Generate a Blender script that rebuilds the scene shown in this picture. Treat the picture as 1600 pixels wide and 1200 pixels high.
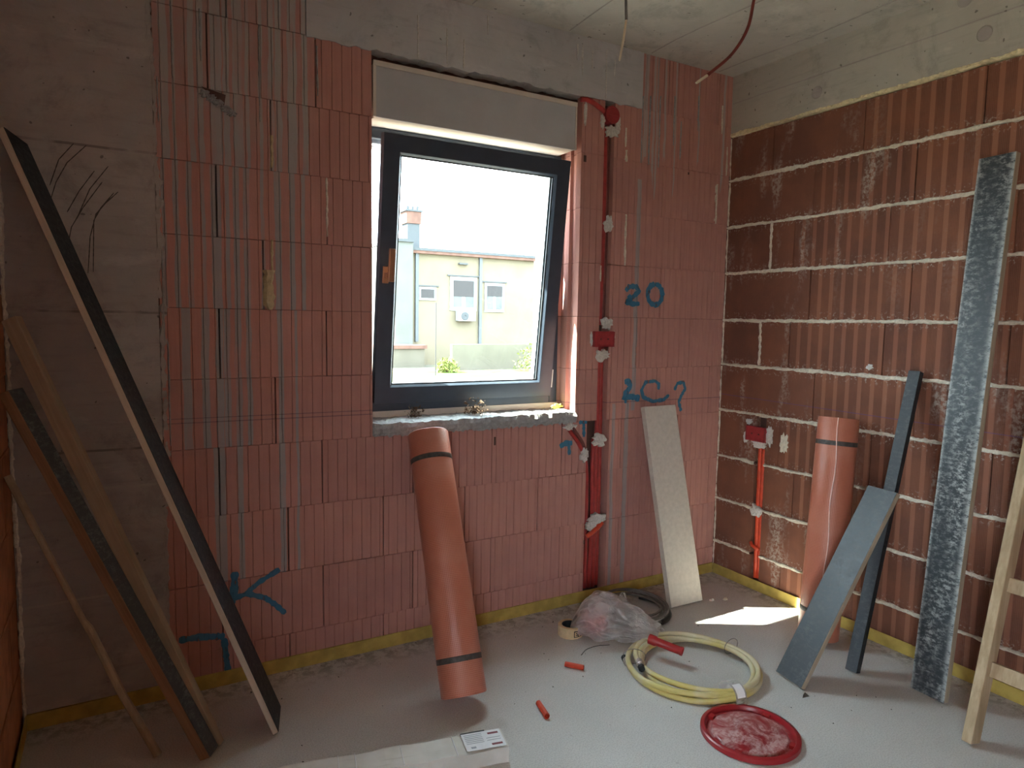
import bpy, bmesh, math, random
from mathutils import Vector, Matrix, noise as mnoise

# ------------------------------------------------------------------ scene, camera, light
for o in list(bpy.data.objects):
    bpy.data.objects.remove(o, do_unlink=True)
scene = bpy.context.scene
COL = scene.collection
scene.view_settings.view_transform = 'Standard'
scene.view_settings.look = 'None'
scene.view_settings.gamma = 1.0
scene.view_settings.use_curve_mapping = False
scene.view_settings.exposure = 2.62
SKY = 4.0
SUN = 20.0

YAW, PITCH, ROLL = math.radians(30.03), math.radians(5.208), math.radians(0.942)
fwd = Vector((math.sin(YAW) * math.cos(PITCH), math.cos(YAW) * math.cos(PITCH), -math.sin(PITCH)))
r0 = Vector((math.cos(YAW), -math.sin(YAW), 0)); u0 = r0.cross(fwd)
rt = math.cos(ROLL) * r0 + math.sin(ROLL) * u0
up = -math.sin(ROLL) * r0 + math.cos(ROLL) * u0
cam_d = bpy.data.cameras.new('camera'); cam = bpy.data.objects.new('camera', cam_d); COL.objects.link(cam)
cam_d.sensor_fit = 'HORIZONTAL'; cam_d.sensor_width = 36.0; cam_d.lens = 36.0 * 1070.64 / 1600.0
cam_d.clip_start = 0.05; cam_d.clip_end = 400
mw = Matrix.Identity(4)
for i in range(3):
    mw[i][0] = rt[i]; mw[i][1] = up[i]; mw[i][2] = -fwd[i]
mw.translation = Vector((-2.885, -2.690, 1.390))
cam.matrix_world = mw
scene.camera = cam

world = bpy.data.worlds.new('sky'); scene.world = world; world.use_nodes = True
bg = world.node_tree.nodes['Background']
bg.inputs['Color'].default_value = (0.78, 0.895, 1.0, 1); bg.inputs['Strength'].default_value = SKY

sun_d = bpy.data.lights.new('sun', 'SUN'); sun_d.energy = SUN; sun_d.angle = math.radians(0.6)
sun_d.color = (1.0, 0.93, 0.80)
sun = bpy.data.objects.new('sun', sun_d); COL.objects.link(sun)
SE = math.radians(48.0)
sdir = Vector((0.862 * math.cos(SE), -0.507 * math.cos(SE), -math.sin(SE)))
sun.rotation_euler = sdir.to_track_quat('-Z', 'Y').to_euler()
sun.location = (-8, 6, 10)
try:
    scene.cycles.max_bounces = 16; scene.cycles.diffuse_bounces = 10; scene.cycles.transparent_max_bounces = 24
except Exception:
    pass

rng = random.Random(7)

# ------------------------------------------------------------------ object helpers
def tag(o, label=None, cat=None, group=None, kind=None):
    if label: o['label'] = label
    if cat: o['category'] = cat
    if group: o['group'] = group
    if kind: o['kind'] = kind
    return o

def empty(name, loc=(0, 0, 0), label=None, cat=None, group=None, kind=None):
    o = bpy.data.objects.new(name, None); COL.objects.link(o); o.location = loc
    o.empty_display_size = 0.05
    return tag(o, label, cat, group, kind)

def link(name, me, mat=None, parent=None, loc=(0, 0, 0)):
    o = bpy.data.objects.new(name, me); COL.objects.link(o)
    if mat is not None and not me.materials: me.materials.append(mat)
    o.location = loc
    if parent is not None: o.parent = parent
    return o

def mesh(name, verts, faces, smooth=False):
    me = bpy.data.meshes.new(name); me.from_pydata([tuple(v) for v in verts], [], faces); me.update()
    if smooth:
        for p in me.polygons: p.use_smooth = True
    return me

class G:
    """collects shapes into one mesh"""
    def __init__(s): s.v = []; s.f = []
    def add(s, v, f):
        n = len(s.v); s.v += [tuple(a) for a in v]; s.f += [tuple(i + n for i in q) for q in f]; return s
    def box(s, x0, x1, y0, y1, z0, z1):
        v = [(x, y, z) for z in (z0, z1) for y in (y0, y1) for x in (x0, x1)]
        return s.add(v, [(0, 2, 3, 1), (4, 5, 7, 6), (0, 1, 5, 4), (2, 6, 7, 3), (0, 4, 6, 2), (1, 3, 7, 5)])
    def hexa(s, o, a, b, c):
        o, a, b, c = map(Vector, (o, a, b, c))
        v = [o, o + a, o + b, o + a + b, o + c, o + a + c, o + b + c, o + a + b + c]
        f = [(0, 2, 3, 1), (4, 5, 7, 6), (0, 1, 5, 4), (2, 6, 7, 3), (0, 4, 6, 2), (1, 3, 7, 5)]
        if a.cross(b).dot(c) < 0: f = [q[::-1] for q in f]
        return s.add(v, f)
    def tube(s, pts, r, n=8, cap=True, closed=False):
        pts = [Vector(p) for p in pts]; m = len(pts); rr = r if isinstance(r, (list, tuple)) else [r] * m
        ref = None; v = []; f = []
        for i, p in enumerate(pts):
            a = pts[i - 1] if (i > 0 or closed) else p
            b = pts[(i + 1) % m] if (i < m - 1 or closed) else p
            t = (b - a).normalized()
            if ref is None:
                ref = t.orthogonal().normalized()
            else:
                ref = (ref - t * ref.dot(t)).normalized()
            bn = t.cross(ref)
            for k in range(n):
                an = 2 * math.pi * k / n
                v.append(p + (ref * math.cos(an) + bn * math.sin(an)) * rr[i])
        for i in range(m if closed else m - 1):
            j = (i + 1) % m
            for k in range(n):
                l = (k + 1) % n
                f.append((i * n + k, i * n + l, j * n + l, j * n + k))
        if cap and not closed:
            f.append(tuple(range(n - 1, -1, -1))); f.append(tuple((m - 1) * n + k for k in range(n)))
        return s.add(v, f)
    def lathe(s, prof, n=32, closed=False):
        v = []; f = []; m = len(prof)
        for k in range(n):
            a = 2 * math.pi * k / n
            for r, z in prof: v.append((r * math.cos(a), r * math.sin(a), z))
        for k in range(n):
            l = (k + 1) % n
            for i in range(m if closed else m - 1):
                j = (i + 1) % m
                f.append((k * m + i, l * m + i, l * m + j, k * m + j))
        return s.add(v, f)
    def build(s, name, mat=None, parent=None, loc=(0, 0, 0), smooth=False, weld=False):
        me = mesh(name, s.v, s.f, smooth)
        if weld:
            bm = bmesh.new(); bm.from_mesh(me); bmesh.ops.remove_doubles(bm, verts=bm.verts, dist=1e-6)
            bmesh.ops.recalc_face_normals(bm, faces=bm.faces); bm.to_mesh(me); bm.free()
        return link(name, me, mat, parent, loc)

def ashade(o, ang=35):
    me = o.data
    for p in me.polygons: p.use_smooth = True
    try: me.set_sharp_from_angle(angle=math.radians(ang))
    except Exception: pass
    return o

def bevel(o, w, seg=2):
    m = o.modifiers.new('bevel', 'BEVEL'); m.width = w; m.segments = seg; m.limit_method = 'ANGLE'
    return o

# ------------------------------------------------------------------ material helpers
class MB:
    def __init__(s, name):
        s.m = bpy.data.materials.new(name); s.m.use_nodes = True
        s.t = s.m.node_tree; s.n = s.t.nodes; s.l = s.t.links
        s.b = s.n['Principled BSDF']; s.out = s.n['Material Output']
    def put(s, sock, v):
        if hasattr(v, 'node'): s.l.new(v, sock)
        elif isinstance(v, (tuple, list)) and len(v) == 3 and sock.type == 'RGBA': sock.default_value = (*v, 1)
        else: sock.default_value = v
    def pos(s): return s.n.new('ShaderNodeNewGeometry').outputs['Position']
    def obj(s): return s.n.new('ShaderNodeTexCoord').outputs['Object']
    def rand(s): return s.n.new('ShaderNodeObjectInfo').outputs['Random']
    def sep(s, v):
        n = s.n.new('ShaderNodeSeparateXYZ'); s.put(n.inputs[0], v); return n.outputs
    def comb(s, x, y, z):
        n = s.n.new('ShaderNodeCombineXYZ')
        for i, q in enumerate((x, y, z)): s.put(n.inputs[i], q)
        return n.outputs[0]
    def math(s, op, a, b=0.0, c=0.0, clamp=False):
        n = s.n.new('ShaderNodeMath'); n.operation = op; n.use_clamp = clamp
        s.put(n.inputs[0], a); s.put(n.inputs[1], b)
        if op in ('MULTIPLY_ADD', 'COMPARE', 'SMOOTH_MIN', 'WRAP'): s.put(n.inputs[2], c)
        return n.outputs[0]
    def vmul(s, v, k):
        n = s.n.new('ShaderNodeVectorMath'); n.operation = 'MULTIPLY'; s.put(n.inputs[0], v); n.inputs[1].default_value = k
        return n.outputs[0]
    def vadd(s, v, k):
        n = s.n.new('ShaderNodeVectorMath'); n.operation = 'ADD'; s.put(n.inputs[0], v); s.put(n.inputs[1], k)
        return n.outputs[0]
    def noise(s, v, sc, det=3, rough=0.55, dist=0.0):
        n = s.n.new('ShaderNodeTexNoise'); s.put(n.inputs['Vector'], v)
        n.inputs['Scale'].default_value = sc; n.inputs['Detail'].default_value = det
        n.inputs['Roughness'].default_value = rough; n.inputs['Distortion'].default_value = dist
        return n.outputs['Fac']
    def ramp(s, f, a, b, va=0.0, vb=1.0, smooth=True):
        n = s.n.new('ShaderNodeMapRange'); n.interpolation_type = 'SMOOTHSTEP' if smooth else 'LINEAR'
        s.put(n.inputs[0], f)
        for i, q in enumerate((a, b, va, vb)): s.put(n.inputs[i + 1], q)
        return n.outputs[0]
    def mix(s, f, a, b, mode='MIX'):
        n = s.n.new('ShaderNodeMix'); n.data_type = 'RGBA'; n.blend_type = mode
        s.put(n.inputs[0], f); s.put(n.inputs[6], a); s.put(n.inputs[7], b)
        return n.outputs[2]
    def bump(s, h, st=0.3, d=0.005, nrm=None):
        n = s.n.new('ShaderNodeBump'); n.inputs['Strength'].default_value = st; n.inputs['Distance'].default_value = d
        s.put(n.inputs['Height'], h)
        if nrm is not None: s.put(n.inputs['Normal'], nrm)
        return n.outputs[0]
    def done(s, col, rough=0.85, nrm=None, spec=0.3, metal=0.0):
        s.put(s.b.inputs['Base Color'], col); s.put(s.b.inputs['Roughness'], rough)
        s.b.inputs['Specular IOR Level'].default_value = spec; s.b.inputs['Metallic'].default_value = metal
        if nrm is not None: s.put(s.b.inputs['Normal'], nrm)
        return s.m

def simple(name, col, rough=0.6, var=0.12, sc=30, spec=0.4, metal=0.0, bump=0.0):
    b = MB(name); p = b.obj(); n = b.noise(p, sc, 4)
    c = b.mix(b.ramp(n, 0.3, 0.7), tuple(x * (1 - var) for x in col), tuple(min(1, x * (1 + var)) for x in col))
    nr = b.bump(n, bump, 0.004) if bump else None
    return b.done(c, rough, nr, spec, metal)

# --- clay block of the window wall, with grey laitance runs
def m_block():
    b = MB('clay_block'); p = b.pos(); x, y, z = b.sep(p)
    n1 = b.noise(p, 9, 4); n2 = b.noise(b.vmul(p, (60, 60, 4)), 1.0, 3)
    base = b.mix(b.rand(), (0.52, 0.26, 0.22), (0.45, 0.228, 0.20))
    base = b.mix(b.ramp(n1, 0.35, 0.7, 0, 0.45), base, (0.57, 0.29, 0.23))
    base = b.mix(b.ramp(n2, 0.4, 0.75, 0, 0.35), base, (0.40, 0.19, 0.155))
    wob = b.math('MULTIPLY_ADD', b.noise(b.vmul(p, (6, 1, 7)), 1.0, 3), 0.022, -0.011)
    xw = b.math('ADD', x, wob)
    def stripes(lst):
        acc = None
        for x0, w in lst:
            q = b.math('COMPARE', xw, x0, w)
            acc = q if acc is None else b.math('MAXIMUM', acc, q)
        return acc
    T = stripes([(-2.718, .013), (-2.689, .005), (-2.633, .009), (-2.603, .010), (-2.552, .018), (-2.519, .010), (-2.481, .016),
                 (-2.449, .006), (-2.404, .006), (-2.367, .009), (-2.341, .011), (-2.292, .016), (-2.245, .010)])
    Mz = stripes([(-2.729, .006), (-2.69, .009), (-2.649, .009), (-2.605, .006), (-2.563, .017), (-2.524, .007), (-2.495, .010), (-2.46, .011),
                  (-2.405, .006), (-2.349, .012), (-2.297, .010), (-2.256, .007)])
    L = stripes([(-2.67, .014), (-2.608, .013), (-2.56, .012), (-2.535, .011), (-2.497, .011), (-2.46, .009), (-2.346, .010), (-2.287, .005)])
    LL = stripes([(-2.57, .020), (-2.497, .010), (-2.345, .011), (-2.287, .005)])
    zT = b.math('GREATER_THAN', z, 1.928); zM = b.math('MULTIPLY', b.math('GREATER_THAN', z, 1.419), b.math('LESS_THAN', z, 1.928))
    zL = b.math('MULTIPLY', b.math('GREATER_THAN', z, 0.912), b.math('LESS_THAN', z, 1.419))
    zLL = b.math('MULTIPLY', b.math('GREATER_THAN', z, 0.40), b.math('LESS_THAN', z, 0.912))
    st = b.math('MAXIMUM', b.math('MAXIMUM', b.math('MULTIPLY', T, zT), b.math('MULTIPLY', Mz, zM)),
                b.math('MAXIMUM', b.math('MULTIPLY', L, zL), b.math('MULTIPLY', LL, zLL)))
    RR = b.math('MULTIPLY', stripes([(-0.618, .013)]), b.math('MULTIPLY', b.math('GREATER_THAN', z, 0.95), b.math('LESS_THAN', z, 2.10)))
    R2 = b.math('MULTIPLY', stripes([(-0.742, .010), (-0.655, .012)]), b.math('LESS_THAN', z, 0.99))
    R3 = b.math('MULTIPLY', stripes([(-0.597, .009), (-0.541, .008), (-0.521, .006), (-0.47, .007), (-0.585, .004), (-0.40, .005), (-0.24, .005), (-0.06, .008)]),
                b.math('GREATER_THAN', b.math('ADD', z, b.math('MULTIPLY', b.noise(b.vmul(p, (18, 1, 0)), 1.0, 1), 0.9)), 2.60))
    fade = b.ramp(b.noise(b.vmul(p, (14, 1, 2.2)), 1.0, 3), 0.30, 0.50, 0.25, 1.0)
    st = b.math('MULTIPLY', st, fade)
    st = b.math('MAXIMUM', st, b.math('MULTIPLY', b.math('MAXIMUM', b.math('MAXIMUM', RR, R2), R3), 0.8))
    haze = b.math('MULTIPLY', b.ramp(x, -2.15, -2.35, 0, 1), b.math('MULTIPLY', b.ramp(z, 1.75, 2.2), b.ramp(n1, 0.3, 0.6, 0.1, 0.55)))
    grey = b.mix(n1, (0.27, 0.28, 0.29), (0.38, 0.385, 0.385))
    grey = b.mix(b.ramp(z, 1.75, 2.25, 0, 0.7), grey, (0.45, 0.43, 0.41))
    c = b.mix(haze, base, (0.38, 0.32, 0.29))
    c = b.mix(b.math('MULTIPLY', st, 0.85), c, grey)
    # two chalk lines snapped about one metre above the floor
    zz = b.math('MULTIPLY_ADD', x, -0.006, 0.992)
    ln = b.math('MAXIMUM', b.math('COMPARE', z, zz, 0.0022), b.math('MULTIPLY', b.math('COMPARE', z, b.math('ADD', zz, 0.016), 0.0018), b.math('LESS_THAN', x, -1.0)))
    c = b.mix(b.math('MULTIPLY', ln, 0.55), c, (0.12, 0.07, 0.11))
    h = b.math('ADD', n2, b.math('MULTIPLY', b.noise(p, 140, 2), 0.4))
    return b.done(c, 0.9, b.bump(h, 0.25, 0.004), 0.2)

# --- grooved brick of the side walls (pattern runs along local Y)
def m_brick(plain=False):
    b = MB('plain_dark_brick' if plain else 'grooved_brick'); o = b.obj(); x, y, z = b.sep(o); p = b.pos(); px, py, pz = b.sep(p)
    per = 0.0595
    fr = b.math('MODULO', b.math('ADD', y, 10 * per), per)
    smooth = b.math('LESS_THAN', fr, 0.020)
    g = b.math('SINE', b.math('MULTIPLY', y, 2 * math.pi / 0.0062))
    dark = b.mix(b.rand(), (0.205, 0.085, 0.056), (0.155, 0.066, 0.047))
    light = b.mix(b.rand(), (0.295, 0.132, 0.083), (0.245, 0.105, 0.07))
    gg = b.math('MULTIPLY', b.ramp(g, -0.2, 0.8), b.math('SUBTRACT', 1.0, smooth))
    c = dark if plain else b.mix(smooth, dark, light)
    if plain: gg = b.math('MULTIPLY', gg, 0.25)
    c = b.mix(b.math('MULTIPLY', gg, 0.45), c, (0.10, 0.042, 0.030))
    n = b.noise(p, 6, 4); n3 = b.noise(p, 55, 3, 0.7); n4 = b.noise(b.vmul(p, (8, 8, 2)), 1.0, 4)
    c = b.mix(b.ramp(n, 0.35, 0.7, 0.0, 0.4), c, b.mix(0.5, c, (0.42, 0.16, 0.08)))
    sm = b.math('MULTIPLY', b.ramp(n4, 0.54, 0.68), b.ramp(n3, 0.40, 0.60))
    sm = b.math('MULTIPLY', sm, 0.55 if plain else b.ramp(b.rand(), 0.55, 0.8, 0.08, 0.7))
    # mortar smeared along the top and bottom of each brick
    e = b.math('MAXIMUM', b.ramp(z, 0.05, 0.0), b.ramp(z, 0.19, 0.235))
    sm = b.math('MAXIMUM', sm, b.math('MULTIPLY', e, b.ramp(b.noise(p, 80, 3), 0.55, 0.66, 0, 0.6)))
    c = b.mix(sm, c, (0.50, 0.45, 0.40))
    # snapped chalk line
    ln = b.math('COMPARE', pz, b.math('MULTIPLY_ADD', py, 0.012, 1.012), 0.002)
    c = b.mix(b.math('MULTIPLY', ln, 0.5), c, (0.12, 0.07, 0.20))
    h = b.math('ADD', b.math('MULTIPLY', gg, -1.0), b.math('MULTIPLY', b.noise(p, 120, 2), 0.5))
    return b.done(c, 0.85, b.bump(h, 0.5, 0.002), 0.25)

def m_concrete(name, a, c2, lines=(), axis='z', scribble=False):
    b = MB(name); p = b.pos(); x, y, z = b.sep(p)
    n1 = b.noise(p, 2.2, 5, 0.6); n2 = b.noise(b.vmul(p, (5, 5, 40)), 1.0, 3); n3 = b.noise(p, 45, 3)
    c = b.mix(b.ramp(n1, 0.3, 0.7), a, c2)
    c = b.mix(b.ramp(n2, 0.5, 0.75, 0, 0.25), c, tuple(v * 0.6 for v in a))
    c = b.mix(b.ramp(b.noise(p, 4.5, 6, 0.72, 0.4), 0.50, 0.68, 0, 0.42), c, tuple(v * 0.52 for v in a))
    c = b.mix(b.ramp(b.noise(b.vmul(p, (3, 3, 9)), 1.0, 5, 0.7), 0.56, 0.70, 0, 0.35), c, tuple(min(1, v * 1.3) for v in c2))
    pores = b.ramp(b.noise(p, 48, 1, 0.3), 0.755, 0.79)
    c = b.mix(b.math('MULTIPLY', pores, 0.6), c, (0.06, 0.055, 0.05))
    hh = b.math('ADD', b.math('MULTIPLY', n3, 0.5), b.math('MULTIPLY', pores, -1.0))
    if scribble:
        for z0 in (1.94, 1.40, 0.93, 0.80, 0.42):
            zz = b.math('ADD', z, b.math('MULTIPLY_ADD', n1, 0.02, -0.01))
            q = b.math('MULTIPLY', b.math('COMPARE', zz, z0, 0.004), b.ramp(b.noise(b.vmul(p, (9, 1, 1)), 1.0, 2), 0.4, 0.55))
            c = b.mix(b.math('MULTIPLY', q, 0.6), c, (0.10, 0.09, 0.085) if z0 > 0.9 else (0.45, 0.41, 0.36))
    return b.done(c, 0.88, b.bump(hh, 0.35, 0.006), 0.25)

def m_mortar(name, col, sc=90):
    b = MB(name); p = b.pos(); n = b.noise(p, sc, 4, 0.65); n2 = b.noise(p, 8, 2)
    c = b.mix(b.ramp(n, 0.3, 0.7), tuple(v * 0.72 for v in col), col)
    c = b.mix(b.ramp(n2, 0.4, 0.7, 0, 0.3), c, tuple(v * 0.8 for v in col))
    return b.done(c, 0.95, b.bump(n, 0.6, 0.006), 0.1)

def m_floor():
    b = MB('screed'); p = b.pos(); x, y, z = b.sep(p)
    n1 = b.noise(p, 1.6, 4); n2 = b.noise(p, 210, 2); n3 = b.noise(p, 36, 4, 0.7)
    c = b.mix(b.ramp(n1, 0.3, 0.7), (0.56, 0.545, 0.52), (0.64, 0.625, 0.60))
    c = b.mix(b.ramp(n2, 0.35, 0.6, 0.35, 0), c, (0.30, 0.29, 0.27))
    c = b.mix(b.ramp(n3, 0.64, 0.74, 0, 0.45), c, (0.27, 0.255, 0.235))
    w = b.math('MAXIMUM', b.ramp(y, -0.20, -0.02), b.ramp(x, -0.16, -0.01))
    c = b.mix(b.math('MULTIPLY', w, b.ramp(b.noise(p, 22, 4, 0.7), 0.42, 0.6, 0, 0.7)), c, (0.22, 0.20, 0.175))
    h = b.math('ADD', n2, b.math('MULTIPLY', n3, 0.5))
    return b.done(c, 0.85, b.bump(h, 0.35, 0.003), 0.3)

def m_film(name, wear=0.5, base=(0.030, 0.038, 0.045), spec=0.5, edge=0.0):
    b = MB(name); o = b.obj(); n = b.noise(b.vmul(o, (34, 34, 60)), 1.0, 8, 0.78); n2 = b.noise(b.vmul(o, (7, 7, 3)), 1.0, 4, 0.7); n3 = b.noise(b.vmul(o, (25, 25, 140)), 1.0, 3)
    f = b.math('MULTIPLY', b.ramp(n, 0.46, 0.60), b.ramp(n2, 0.38, 0.66, 0.10, 1.0))
    f = b.math('MAXIMUM', f, b.math('MULTIPLY', b.ramp(n3, 0.62, 0.72), 0.5))
    if edge:
        x = b.sep(o)[0]; e = b.math('MAXIMUM', b.ramp(x, 0.016, 0.0), b.ramp(x, edge - 0.026, edge))
        f = b.math('MAXIMUM', f, b.math('MULTIPLY', e, b.ramp(n, 0.36, 0.55)))
    c = b.mix(b.math('MULTIPLY', f, wear), base, (0.45, 0.47, 0.46))
    return b.done(c, b.ramp(n, 0.3, 0.7, 0.36, 0.6), b.bump(n, 0.12, 0.003), spec)

def m_wood(name, a, c2, sc=1.0):
    b = MB(name); o = b.obj(); n = b.noise(b.vmul(o, (60 * sc, 60 * sc, 3)), 1.0, 4, 0.6); n2 = b.noise(o, 5, 3)
    c = b.mix(b.ramp(n, 0.3, 0.7), a, c2)
    c = b.mix(b.ramp(n2, 0.45, 0.7, 0, 0.35), c, tuple(v * 0.7 for v in a))
    return b.done(c, 0.75, b.bump(n, 0.2, 0.003), 0.3)

def m_roll():
    b = MB('orange_glass_fibre_mesh'); o = b.obj(); x, y, z = b.sep(o)
    an = b.math('ARCTAN2', y, x)
    g1 = b.math('SINE', b.math('MULTIPLY', z, 2 * math.pi / 0.0065)); g2 = b.math('SINE', b.math('MULTIPLY', an, 80.0))
    g = b.math('MAXIMUM', g1, g2); n = b.noise(o, 7, 4)
    c = b.mix(b.ramp(g, 0.0, 0.9), (0.42, 0.115, 0.065), (0.55, 0.20, 0.13))
    c = b.mix(b.ramp(n, 0.4, 0.7, 0, 0.4), c, (0.60, 0.26, 0.18))
    return b.done(c, b.ramp(n, 0.3, 0.7, 0.30, 0.5), b.bump(g, 0.15, 0.002), 0.5)

def m_glass(name, tint, fres=1.0):
    b = MB(name); n = b.n
    tr = n.new('ShaderNodeBsdfTransparent'); tr.inputs[0].default_value = (*tint, 1)
    gl = n.new('ShaderNodeBsdfGlossy'); gl.inputs['Roughness'].default_value = 0.02
    lw = n.new('ShaderNodeLayerWeight'); lw.inputs[0].default_value = 0.5
    fr = b.math('MULTIPLY_ADD', b.math('POWER', lw.outputs['Facing'], 5.0), 0.7, 0.035)
    mx = n.new('ShaderNodeMixShader'); b.l.new(fr, mx.inputs[0]); b.l.new(tr.outputs[0], mx.inputs[1]); b.l.new(gl.outputs[0], mx.inputs[2])
    b.l.new(mx.outputs[0], b.out.inputs[0]); return b.m

def m_bag():
    b = MB('thin_white_polythene'); n = b.n; o = b.obj()
    tr = n.new('ShaderNodeBsdfTransparent'); tr.inputs[0].default_value = (0.96, 0.95, 0.94, 1)
    df = n.new('ShaderNodeBsdfDiffuse'); df.inputs[0].default_value = (0.95, 0.95, 0.95, 1)
    tl = n.new('ShaderNodeBsdfTranslucent'); tl.inputs[0].default_value = (0.95, 0.95, 0.95, 1)
    gl = n.new('ShaderNodeBsdfGlossy'); gl.inputs['Roughness'].default_value = 0.25
    m1 = n.new('ShaderNodeMixShader'); m1.inputs[0].default_value = 0.45; b.l.new(df.outputs[0], m1.inputs[1]); b.l.new(tl.outputs[0], m1.inputs[2])
    m2 = n.new('ShaderNodeMixShader'); lw = n.new('ShaderNodeLayerWeight'); lw.inputs[0].default_value = 0.5; b.put(m2.inputs[0], b.math('ADD', b.ramp(b.noise(o, 9, 3), 0.38, 0.62, 0.34, 0.58), b.math('MULTIPLY', b.math('POWER', lw.outputs['Facing'], 2.0), 0.38), clamp=True)); b.l.new(tr.outputs[0], m2.inputs[1]); b.l.new(m1.outputs[0], m2.inputs[2])
    m3 = n.new('ShaderNodeMixShader'); m3.inputs[0].default_value = 0.14; b.l.new(m2.outputs[0], m3.inputs[1]); b.l.new(gl.outputs[0], m3.inputs[2])
    rd = b.math('ABSOLUTE', b.math('SUBTRACT', b.noise(b.vmul(o, (16, 30, 16)), 1.0, 3, 0.5, 0.8), 0.5)); nr = b.bump(b.ramp(rd, 0.0, 0.10, 1.0, 0.0), 0.9, 0.012)
    for q in (df, gl): b.l.new(nr, q.inputs['Normal'])
    b.l.new(m3.outputs[0], b.out.inputs[0]); return b.m

def m_paint():
    b = MB('blue_spray_paint'); n = b.n; p = b.pos()
    tr = n.new('ShaderNodeBsdfTransparent'); mx = n.new('ShaderNodeMixShader')
    b.put(mx.inputs[0], b.ramp(b.noise(b.vmul(p, (60, 1, 25)), 1.0, 3), 0.30, 0.50, 0.55, 0.95))
    b.done((0.055, 0.19, 0.31), 0.7, None, 0.2)
    b.l.new(tr.outputs[0], mx.inputs[1]); b.l.new(b.b.outputs[0], mx.inputs[2]); b.l.new(mx.outputs[0], b.out.inputs[0]); return b.m

def m_lid():
    b = MB('dusty_red_plastic'); o = b.obj(); x, y, z = b.sep(o)
    n = b.noise(o, 11, 5, 0.7, 1.2); n2 = b.noise(o, 70, 4, 0.7); r = b.math('SQRT', b.math('ADD', b.math('POWER', x, 2.0), b.math('POWER', y, 2.0)))
    f = b.math('MULTIPLY', b.ramp(n, 0.38, 0.58), b.ramp(n2, 0.32, 0.6, 0.35, 1))
    f = b.math('MULTIPLY', f, b.ramp(r, 0.142, 0.125, 0, 0.75))
    c = b.mix(f, (0.30, 0.016, 0.022), (0.60, 0.42, 0.40))
    return b.done(c, b.ramp(f, 0, 0.5, 0.32, 0.75), None, 0.5)

def m_hose():
    b = MB('yellow_hose'); o = b.obj(); n = b.noise(o, 5, 3)
    c = b.mix(b.ramp(n, 0.42, 0.6), (0.60, 0.50, 0.17), (0.66, 0.60, 0.40))
    return b.done(c, 0.45, None, 0.45)

def m_carton():
    b = MB('white_carton'); o = b.obj(); n = b.noise(o, 9, 4); n2 = b.noise(b.vmul(o, (4, 60, 60)), 1.0, 3)
    c = b.mix(b.ramp(n, 0.35, 0.7), (0.62, 0.59, 0.54), (0.71, 0.69, 0.65))
    c = b.mix(b.ramp(n2, 0.62, 0.75, 0, 0.4), c, (0.42, 0.37, 0.31))
    return b.done(c, 0.7, b.bump(n, 0.2, 0.004), 0.3)

M = {}
M['block'] = m_block(); M['brick'] = m_brick(); M['brickplain'] = m_brick(True); M['brickorange'] = simple('orange_clay_brick', (0.46, 0.19, 0.095), 0.85, 0.2, 12, 0.2, 0, 0.2)
M['column'] = m_concrete('column_concrete', (0.35, 0.315, 0.29), (0.45, 0.41, 0.38), scribble=True)
M['beam'] = m_concrete('beam_concrete', (0.47, 0.47, 0.475), (0.58, 0.575, 0.575))
M['ceil'] = m_concrete('ceiling_concrete', (0.46, 0.44, 0.385), (0.54, 0.52, 0.46))
M['sidebeam'] = m_concrete('side_beam_concrete', (0.42, 0.395, 0.34), (0.49, 0.465, 0.40))
M['mortar'] = m_mortar('cream_mortar', (0.80, 0.74, 0.62))
M['greymortar'] = m_mortar('grey_mortar', (0.40, 0.40, 0.40), 60)
M['plaster'] = m_mortar('white_plaster', (0.72, 0.70, 0.66), 120)
M['foam'] = m_mortar('yellowed_foam', (0.62, 0.50, 0.30), 60)
M['dark'] = simple('dark_cavity_clay', (0.10, 0.05, 0.04), 0.95)
M['screed'] = m_floor()
M['strip'] = simple('yellow_edge_foam', (0.46, 0.34, 0.09), 0.8, 0.18, 14, 0.2)
M['anthracite'] = simple('anthracite_window_profile', (0.042, 0.060, 0.088), 0.4, 0.08, 20, 0.5)
M['pvc'] = simple('pale_window_profile', (0.62, 0.66, 0.68), 0.4, 0.05, 20, 0.5)
M['boxgrey'] = simple('light_grey_shutter_box', (0.48, 0.485, 0.50), 0.6, 0.04, 8, 0.3)
M['boxcream'] = simple('cream_shutter_trim', (0.66, 0.60, 0.52), 0.6, 0.05, 8, 0.3)
M['bronze'] = simple('bronze_handle', (0.42, 0.22, 0.13), 0.35, 0.06, 20, 0.5, 0.6)
M['glass'] = m_glass('window_glass', (0.86, 0.91, 0.90))
M['red'] = simple('red_conduit', (0.36, 0.035, 0.032), 0.45, 0.15, 30, 0.45)
M['redbox'] = simple('red_box_plastic', (0.34, 0.035, 0.04), 0.5, 0.12, 40, 0.4)
M['orange_red'] = simple('orange_red_conduit', (0.62, 0.07, 0.03), 0.4, 0.12, 30, 0.45)
M['brown_c'] = simple('brown_conduit', (0.16, 0.05, 0.045), 0.55, 0.15, 30, 0.35)
M['film'] = m_film('black_film_worn', 0.90, edge=0.131); M['film2'] = m_film('black_film_scuffed', 0.14, (0.060, 0.070, 0.080)); M['film3'] = m_film('black_film_clean', 0.06, (0.014, 0.020, 0.025), 0.22)
M['film4'] = m_film('grey_film', 0.35, (0.06, 0.067, 0.07))
M['ply'] = m_wood('plywood_edge', (0.30, 0.24, 0.17), (0.40, 0.33, 0.25)); M['plypale'] = m_wood('pale_plywood_edge', (0.50, 0.44, 0.35), (0.62, 0.56, 0.46))
M['batten'] = m_wood('tan_batten', (0.33, 0.25, 0.17), (0.41, 0.32, 0.22)); M['oldwood'] = m_wood('old_brown_wood', (0.22, 0.13, 0.075), (0.33, 0.20, 0.12))
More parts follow.
